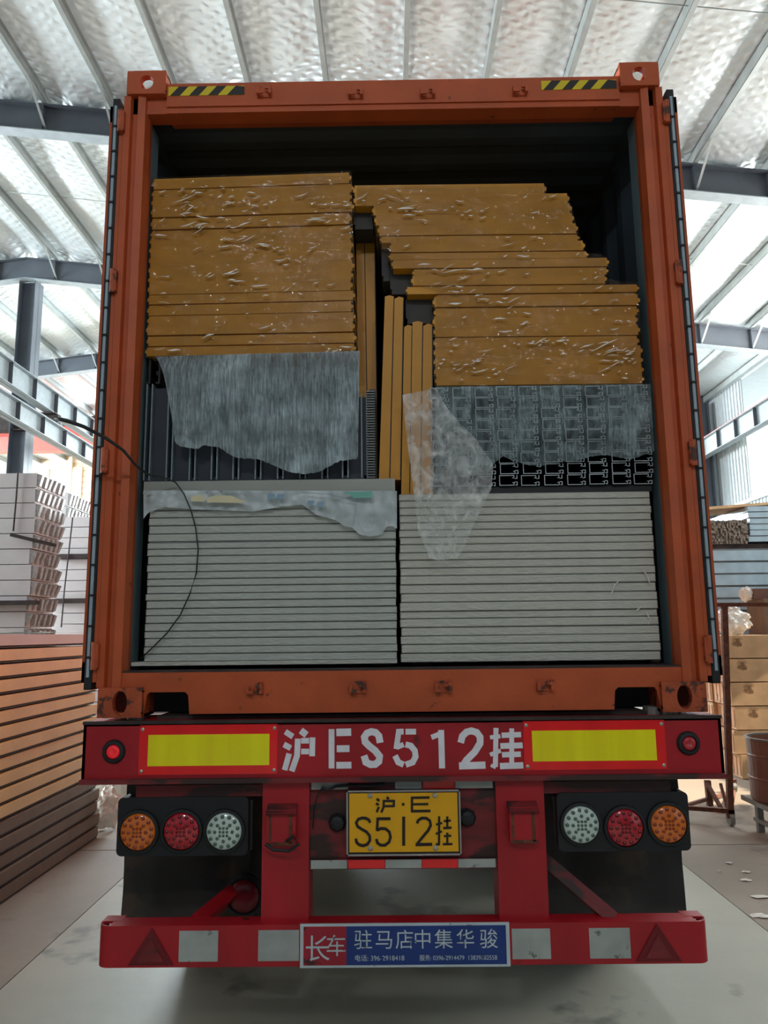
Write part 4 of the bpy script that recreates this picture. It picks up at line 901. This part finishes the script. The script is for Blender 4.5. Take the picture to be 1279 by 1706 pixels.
for s, (x0_, x1_, z0_, z1_) in ((-1, cl), (1, cr)):
    t = MB()
    for xx in ((x0_+.06, x1_-.08) if s < 0 else (x0_+.05, x1_-.05)): t.box(xx-.025, xx+.025, .05, .07, z1_-.03, 1.094)
    obj('lamp_bracket', t, 'dark', tr)
    t = MB(); t.box(min(s*.5, s*1.06), max(s*.5, s*1.06), .02, .035, 1.05, 1.094); obj('bracket_strip', t, 'red_d', tr)
    t = MB(); a, c = (x1_, -.60) if s < 0 else (.60, x0_); t.box(a-.002, c+.002, .045, .055, z0_+.01, z1_-.02); obj('lamp_back_plate', t, 'dark', tr)
# mud flaps with folds
for s in (-1, 1):
    t = MB(); ya = .42
    ggrid(t, lambda u, v: (s*lerp(.56, 1.235, u), ya+.02*math.sin(u*9)+.03*noise.noise((u*3, v*3, s)), lerp(.29, 1.06, v)), 16, 8)
    o0 = len(t.v); ggrid(t, lambda u, v: (s*lerp(.56, 1.235, u), ya+.012+.02*math.sin(u*9)+.03*noise.noise((u*3, v*3, s)), lerp(.29, 1.06, v)), 16, 8)
    obj('mud_flap', t, 'flap', tr, smooth=True, fixn=False)
# round reflector
x, z = xz(405, 1495, .30); t = MB(); t.lathe((x, .34, z), (0, -1, 0), [(.085, 0), (.088, .02), (.074, .03), (.070, .022)], 32); rr = obj('round_lamp_housing', t, 'black', tr)
t = MB(); t.lathe((x, .32, z), (0, -1, 0), [(.066, 0), (.064, .012), (.03, .018), (.002, .019)], 32); obj('round_lens', t, 'led_r', rr, smooth=True)
t = MB(); t.box(x-.02, x+.02, .34, .38, z-.02, 1.0); obj('lamp_stem', t, 'dark', tr)
# diagonal braces
t = MB(); t.bar(P(318, 1545, Y=.06), P(384, 1490, Y=.34), .05, .09, (0, -1, .3)); obj('diagonal_brace', t, 'red', tr)
t = MB(); t.bar(P(1022, 1532, Y=.02), P(905, 1432, Y=.16), .05, .06, (0, -1, .3)); obj('diagonal_brace', t, 'red_d', tr)
# chassis, axles, wheels
for s in (-1, 1):
    t = MB(); ibeam_y(t, s*.5, .2, 11.5, .88, 1.33, .16); obj('main_beam', t, 'red_d', tr)
for y in (.2, 2.6, 5.2, 7.8, 11.4):
    t = MB(); t.box(-1.2, 1.2, y, y+.1, 1.2, 1.34); obj('cross_member', t, 'red_d', tr)
for y in (1.55, 2.85, 4.15):
    t = MB(); t.cyl((-1.0, y, .52), (1, 0, 0), .065, 2.0, 12); ax = obj('axle', t, 'dark', tr)
    for xc in (-1.07, -.74, .74, 1.07):
        t = MB(); t.lathe((xc-.13, y, .52), (1, 0, 0), [(.28, 0), (.40, .0), (.49, .03), (.515, .06), (.515, .20), (.49, .23), (.40, .26), (.28, .26)], 40)
        wh = obj('tyre', t, 'tyre', tr)
        t = MB()
        for k in range(40):
            a = 2*math.pi*k/40
            for q in (-.075, -.025, .025, .075):
                p = Vector((xc+q, y+.515*math.cos(a), .52+.515*math.sin(a))); n_ = Vector((0, math.cos(a), math.sin(a))); tt_ = Vector((0, -math.sin(a), math.cos(a)))
                t.hexa([p-Vector((.02, 0, 0))-tt_*.03-n_*.01, p+Vector((.02, 0, 0))-tt_*.03-n_*.01, p+Vector((.02, 0, 0))+tt_*.03-n_*.01, p-Vector((.02, 0, 0))+tt_*.03-n_*.01], [p-Vector((.02, 0, 0))-tt_*.03+n_*.005, p+Vector((.02, 0, 0))-tt_*.03+n_*.005, p+Vector((.02, 0, 0))+tt_*.03+n_*.005, p-Vector((.02, 0, 0))+tt_*.03+n_*.005])
        tag(obj('tread_block', t, 'tyre', wh), kind='stuff')
        t = MB(); t.lathe((xc-.1, y, .52), (1, 0, 0), [(.10, .06), (.27, .0), (.285, .0), (.285, .2), (.27, .2), (.1, .14)], 24); obj('rim', t, 'grey_m', wh)
t = MB(); t.cyl((-.35, 1.2, .62), (1, 0, 0), .13, .7, 20); obj('air_tank', t, 'dark', tr)
for s in (-1, 1):
    x = s*1.13; t = MB(); t.cyl((x-.04*s, .07, 1.345), (0, 0, 1), .035, .012, 12); obj('twist_lock', t, 'grey_m', tr)
t = MB(); x = P(1092, 1175, Y=.08).x; t.cyl((x-.01, .09, 1.345), (0, 0, 1), .04, .03, 16); obj('lock_disc', t, 'grey_m', tr)

# ================================================================== LEFT SIDE
n = 17; hh = 1.715/n
for i in range(n):
    z0 = i*hh; z1 = z0+hh-.016; xf = -2.56-.10*(i/n)+random.uniform(-.012, .012); ye = 3.66-.04*random.random(); k = n-1-i
    low = i < 5
    t = thing('stacked_yellow_panel' if not low else 'stacked_brown_panel', ('yellow-edged sandwich panel, %s stack left of the truck' if not low else 'dull grey-brown sandwich panel, %s stack left of the truck') % nth(k, n, 'the floor'), 'panel', (xf-.6, 2, z0), 'panels stacked on the floor left of the truck')
    b = MB(); bow = random.uniform(-.004, .004)
    ys = [-.6, 1.5, 2.6, ye]
    for a, c in zip(ys, ys[1:]):
        b.prismx([(a, z0+.013), (c, z0+.013), (c, z1-.006), (a, z1-.006)], xf-1.15, xf-.012)
    obj('core', b, 'foam' if not low else 'greyp', t)
    b = MB(); b.box(xf-1.16, xf, -.6, ye, z1-.008, z1+.006+(.0)); b.box(xf-.014, xf+.002, -.6, ye, z0+.016, z1+.002)
    obj('yellow_skin', b, 'wpanel' if i == n-1 else 'tanp' if not low else 'greyp', t)
    b = MB(); b.box(xf-1.15, xf-.004, -.6, ye-.01, z0, z0+.012); obj('bottom_skin', b, 'foam', t)
b = MB(); ggrid(b, lambda u, v: (-2.66-1.1*u, lerp(-.5, 3.64, v), 1.712+.008+.012*noise.noise((u*5, v*14, 0))), 8, 40)
tag(obj('white_cover_sheet', b, 'white_pl', smooth=True, fixn=False), 'white film lying on top of the yellow panel stack left of the truck', 'film')
# crumpled white film between the stack and the trailer
def crumple(name, c, r, label, cat, m='white_pl', sq=(1, 1, 1), seed=0):
    bm = bmesh.new(); bmesh.ops.create_icosphere(bm, subdivisions=4, radius=1)
    for v in bm.verts:
        d = v.co.normalized(); k = 1+.35*noise.noise(d*2.2+Vector((seed, 0, 0)))+.3*abs(noise.noise(d*5+Vector((0, seed, 0))))
        v.co = Vector((d.x*r*sq[0]*k, d.y*r*sq[1]*k, d.z*r*sq[2]*k))
    zm = min(v.co.z for v in bm.verts)
    me = bpy.data.meshes.new(name); bm.to_mesh(me); bm.free(); me.materials.append(M[m]); o = bpy.data.objects.new(name, me); COL.objects.link(o); o.location = c
    tag(o, label, cat); return o
c = P(175, 1350, Y=3.9); crumple('crumpled_film', (c.x, c.y, .18), .16, 'crumpled translucent film at the foot of the yellow panel stack', 'film', sq=(.8, .8, 1.), seed=1)
b = MB(); ggrid(b, lambda u, v: Vector(P(lerp(150, 213, u), lerp(1312, 1345, v)-18*u, Y=3.95+.4*v))+Vector((0, .03*noise.noise((u*6, v*6, 0)), .03*noise.noise((u*8, v*5, 3)))), 14, 8)
tag(obj('loose_film_flap', b, 'white_pl', smooth=True, fixn=False), 'loose flap of white film beside the left tail lights, on the yellow stack end', 'film')
# small white cartons under the beam, left
for i, (a, c2) in enumerate(((200, 229), (246, 268))):
    p = P(a, 1335, Y=5.5); q = P(c2, 1314, Y=5.5); b = MB(); b.box(p.x, q.x, 5.5, 6.0, 0, q.z+.05); tag(obj('white_carton', b, 'wpanel'), 'white carton seen above the left tail lights, '+('left one' if i == 0 else 'right one'), 'box', 'white cartons beyond the trailer')
# white panel stacks
def white_stack(x0, x1, y0, y1, zs, name, where, ribs=True, dx=0, straps=()):
    n = len(zs)-1
    for i in range(n):
        z0, z1 = zs[i], zs[i+1]-.012; xx = x1+random.uniform(-.03, .03)+dx*(1-i/n)
        t = thing(name, 'white wrapped panel, %s' % nth(n-1-i, n, where), 'panel', ((x0+x1)/2, y0, z0), 'white panels in '+where)
        b = MB(); b.box(x0, xx-.08, y0+.006*random.random(), y1, z0, z1); obj('core', b, 'wpanel', t)
        if ribs:
            b = MB(); y = y0+.01
            while y < y1-.05:
                h = random.uniform(.3, 1); b.prism([(xx-.09, z0+.01), (xx-.02-.05*random.random(), z0+.02), (xx, z1-.02-.1*(z1-z0)*h), (xx-.09, z1-.005)], y, y+.07); y += .16
            tag(obj('ribbed_end', b, 'wend', t), kind='stuff')
zt = P(30, 787, Y=7.9).z
white_stack(-8.2, -5.25, 7.9, 8.8, [i*(zt/18) for i in range(19)], 'wrapped_panel', 'the tall stack at the far left', True)
b = MB(); b.box(-8.2, -5.15, 7.75, 7.9, P(40, 1003, Y=7.85).z-.04, P(40, 1003, Y=7.85).z+.02); tag(obj('timber_bearer', b, 'grime'), 'dark timber bearer across the foot of the tall white stack', 'batten')
b = MB(); b.box(-8.2, -5.1, 7.80, 7.9, P(70, 893, Y=7.85).z-.02, P(70, 893, Y=7.85).z+.02) if False else b.bar((-5.6, 7.82, P(55, 890, Y=7.8).z), (-4.95, 7.86, P(94, 908, Y=7.8).z), .06, .05)
tag(obj('timber_bearer', b, 'grime'), 'short dark timber sticking out from the corner of the tall white stack', 'batten')
b = MB(); b.tube([P(30, 786, Y=7.87), P(27, 830, Y=7.87), P(22, 885, Y=7.87)], .012, 6); tag(obj('stack_strap', b, 'grime'), 'dark strap down the face of the tall white stack', 'strap')
zt = P(125, 860, Y=9.0).z
white_stack(-5.98, -3.6, 10.25, 11.6, [i*(P(125, 860, Y=10.25).z/20) for i in range(21)], 'wrapped_panel', 'the lower stack beside the container door', False)
for py in (928, 1002):
    z = P(125, py, Y=10.2).z; b = MB(); b.box(-5.98, -3.6, 10.14, 10.24, z-.03, z+.05); tag(obj('timber_bearer', b, 'grime'), 'dark timber across the lower white stack, '+('upper one' if py == 928 else 'lower one'), 'batten', 'timbers across the lower white stack')
b = MB(); b.tube([P(x, y, Y=10.12) for x, y in ((121, 862), (114, 925), (107, 985), (102, 1045))], .012, 6); tag(obj('stack_strap', b, 'grime'), 'dark strap down the face of the lower white stack', 'strap')
zt = P(140, 835, Y=13).z
white_stack(-7.6, -6.5, 11.9, 14, [i*zt/16 for i in range(17)], 'wrapped_panel', 'the far stack behind the lower white stack', True)

# ================================================================== RIGHT SIDE
def tan_box_stack():
    xs0, y = 3.93, 5.5
    for j in range(4):
        for r in range(6):
            x = 3.93+random.uniform(-.03, .03)-.02*r; y0 = 5.9+j*.5+random.uniform(-.008, .008); z0 = r*.27
            b = MB(); b.box(x, x+.95, y0, y0+.48, z0+.004, z0+.262)
            t = thing('tan_carton', 'tan cardboard carton, %s row, %s column in the pile by the rusty rack' % (['bottom', 'second', 'third', 'fourth', 'fifth', 'top'][r], ['nearest', 'second', 'third', 'farthest'][j]), 'box', (x+.47, y0+.3, z0+.004), 'tan cartons')
            obj('body', b, 'tan', t)
            for q in range(5):
                b = MB(); yq = y0+.03+q*.09; b.box(x-.006, x+.001, yq, yq+.06, z0+.03, z0+.23); obj('slat', b, 'tan', t)
tan_box_stack()
for k in range(2):
    for r in range(6):
        b = MB(); x = 4.95+k*.9; b.box(x, x+.84, 6.0, 6.55, r*.27+.004, r*.27+.262); tag(obj('tan_carton', b, 'tan'), 'tan cardboard carton facing the camera behind the barrel, row %s, %s' % (['one', 'two', 'three', 'four', 'five', 'six'][r], 'left' if k == 0 else 'right'), 'box', 'tan cartons')
c = P(1222, 1060, Y=6.5); crumple('crumpled_film', (c.x, c.y, 1.62+.16), .17, 'crumpled white film on top of the tan cartons', 'film', sq=(1.1, 1, .9), seed=5)
c = P(1200, 1086, Y=6.15); crumple('crumpled_film', (c.x+.1, c.y, 1.62+.13), .12, 'small crumpled film beside the rusty pole on the tan cartons', 'film', sq=(.8, .8, 1.), seed=8)
# silver panels behind
def silver_stack(x0, x1, y0, y1, z0, z1, n, where, stag=.03):
    h = (z1-z0)/n
    for i in range(n):
        a = x0+random.uniform(-stag, stag); zz = z0+i*h
        t = thing('silver_panel', 'silver grey panel, %s' % nth(n-1-i, n, where), 'panel', ((a+x1)/2, y0, zz), 'silver panels in '+where)
        b = MB(); b.box(a, x1+random.uniform(-.03, .03), y0+random.uniform(0, .02), y1, zz, zz+h*.84); obj('core', b, 'silver', t)
        b = MB(); b.box(a+.01, x1-.05, y0+.03, y1, zz+h*.84, zz+h*.995); obj('film_gap', b, 'skin', t)
za = P(1230, 1000, Y=8).z; zm = P(1230, 908, Y=8).z; ztop = P(1260, 842, Y=8).z
silver_stack(4.3, 7.2, 8, 9.6, 0, zm-.05, 16, 'the wide silver stack behind the tan cartons')
xs_ = P(1248, 870, Y=8).x
silver_stack(xs_, 7.4, 8, 9.4, zm+.05, ztop, 6, 'the small silver bundle on the wide stack')
b = MB()
xa = P(1176, 880, Y=8).x
for i in range(26):
    for j in range(9):
        u = xa+(xs_-.03-xa)*i/26; z = zm+.02+(P(1210, 858, Y=8).z-zm-.1)*j/9
        b.box(u, u+.026, 8+.05*random.random(), 9.3, z, z+.055*random.uniform(.6, 1))
tag(obj('rough_section_bundle', b, 'sil_e'), 'bundle of rough grey-brown section ends left of the small silver bundle', 'bundle', kind='stuff')
b = MB(); b.box(4.3, 7.3, 8.05, 9.3, zm-.05, zm+.02); tag(obj('timber_bearer', b, 'grime'), 'dark timber layer across the wide silver stack', 'batten')
b = MB(); p = P(1170, 862, Y=8.1); q = P(1279, 832, Y=8.1); b.bar((4.1, 8.5, P(1170, 858, Y=8.5).z), (7.4, 8.5, P(1279, 833, Y=8.5).z), .8, .04, (0, 0, 1))
tag(obj('tan_cover_board', b, 'tan'), 'tan board lying slanted on top of the silver bundle', 'board')
# white wrapped bar end, right
c = P(1243, 990, Y=7.2); b = MB(); b.box(c.x+.05, 6.6, 7.1, 7.3, c.z-.07, c.z+.07); tag(obj('bundled_bar', b, 'carton'), 'brown wrapped bar lying in front of the silver stack', 'bar')
crumple('film_knot', (c.x, 7.2, c.z), .085, 'white film knotted round the end of the brown wrapped bar', 'film', seed=3)
b = MB(); b.box(4.9, 6.9, 7.0, 7.5, 0, c.z-.072); tag(obj('grey_crate', b, 'greyp'), 'grey-brown crate under the brown wrapped bar', 'crate')
# rusty rack
t = thing('rusty_rack', 'rusty steel rack pole on a wheeled base right of the truck', 'rack', (2.9, 3.84, 0))
pb_ = Vector((2.9, 3.84, .1)); pt_ = P(1206, 1008, Y=3.84)
b = MB(); b.bar(pb_, (pt_.x, 3.84, pt_.z), .05, .04, (0, 1, 0)); obj('pole', b, 'rust', t)
b = MB(); b.bar((pt_.x-.55, 3.95, pt_.z+.01), (pt_.x+1.1, 3.7, pt_.z-.01), .035); obj('top_rail', b, 'rust', t)
b = MB(); b.bar((2.9, 3.84, .12), P(1132, 1345, Y=4.1), .035); b.bar((2.9, 3.84, .12), P(1222, 1318, Y=5.2), .035); b.bar(P(1132, 1345, Y=4.1), P(1222, 1318, Y=5.2), .03); obj('base_frame', b, 'rust', t)
b = MB(); b.bar(P(1183, 1348, Y=4.6), P(1178, 1300, Y=4.6), .05); b.bar(P(1176, 1302, Y=4.6), P(1204, 1352, Y=4.3), .03); b.bar(P(1200, 1306, Y=4.2), P(1212, 1352, Y=4.0), .025); obj('stay', b, 'rust', t)
for q in ((2.9, 3.84), (P(1132, 1345, Y=4.1).x, 4.1), (P(1222, 1318, Y=5.2).x, 5.2)):
    b = MB(); b.cyl((q[0]-.02, q[1], .05), (1, 0, 0), .05, .04, 16); cs = obj('caster', b, 'grey_m', t)
    b = MB(); b.box(q[0]-.03, q[0]+.03, q[1]-.02, q[1]+.02, .06, .13); obj('caster_fork', b, 'rust', cs)
# barrel on stand
bx0 = 3.22; by0 = 3.45
t = thing('brown_barrel', 'brown open-topped barrel at the right edge of the photo', 'barrel', (bx0, by0, .28))
b = MB(); b.lathe((bx0, by0, .28), (0, 0, 1), [(.27, 0), (.28, .02), (.28, .18), (.29, .19), (.28, .2), (.28, .36), (.29, .37), (.28, .38), (.285, .50), (.27, .50), (.26, .05), (.01, .04)], 36); obj('shell', b, 'barrel', t, smooth=False)
b = MB()
for k in range(36):
    a0, a1 = 2*math.pi*k/36, 2*math.pi*(k+1)/36; b.bar((bx0+.283*math.cos(a0), by0+.283*math.sin(a0), .785), (bx0+.283*math.cos(a1), by0+.283*math.sin(a1), .785), .02, .014)
obj('rim', b, 'grey_m', t)
b = MB()
for a in range(4):
    x = bx0+.24*math.cos(a*math.pi/2+.78); y = by0+.24*math.sin(a*math.pi/2+.78); b.bar((x, y, 0), (x, y, .26), .05)
b.box(bx0-.27, bx0+.27, by0-.27, by0+.27, .24, .279); b.box(bx0-.22, bx0+.22, by0-.2, by0-.16, .08, .11); b.box(bx0-.2, bx0-.16, by0-.22, by0+.22, .08, .11)
tag(obj('barrel_stand', b, 'grey_m'), 'grey metal stand beneath the brown barrel', 'stand')
# scraps
for k, (px, py, r) in enumerate(((1214, 1438, .022), (1243, 1453, .03), (1244, 1467, .03), (1264, 1494, .045), (1258, 1525, .04), (1198, 1452, .012), (1271, 1527, .03))):
    c = P(px, py, Z=0); b = MB(); n = 9; vs = []
    for q in range(n): a = 2*math.pi*q/n; rr_ = r*random.uniform(.5, 1.1); vs.append((c.x+math.cos(a)*rr_*1.5, c.y+math.sin(a)*rr_, .001+.004*random.random()))
    b.add(vs+[(c.x, c.y, .010)], [(q, (q+1) % n, n) for q in range(n)]+[tuple(range(n))[::-1]])
    tag(obj('paper_scrap', b, 'paper'), 'small white scrap on the floor right of the truck, '+['farthest one', 'second farthest', 'below the second', 'large one at the right edge', 'nearest left one', 'tiny leftmost one', 'nearest right one'][k], 'scrap', 'scraps on the floor')
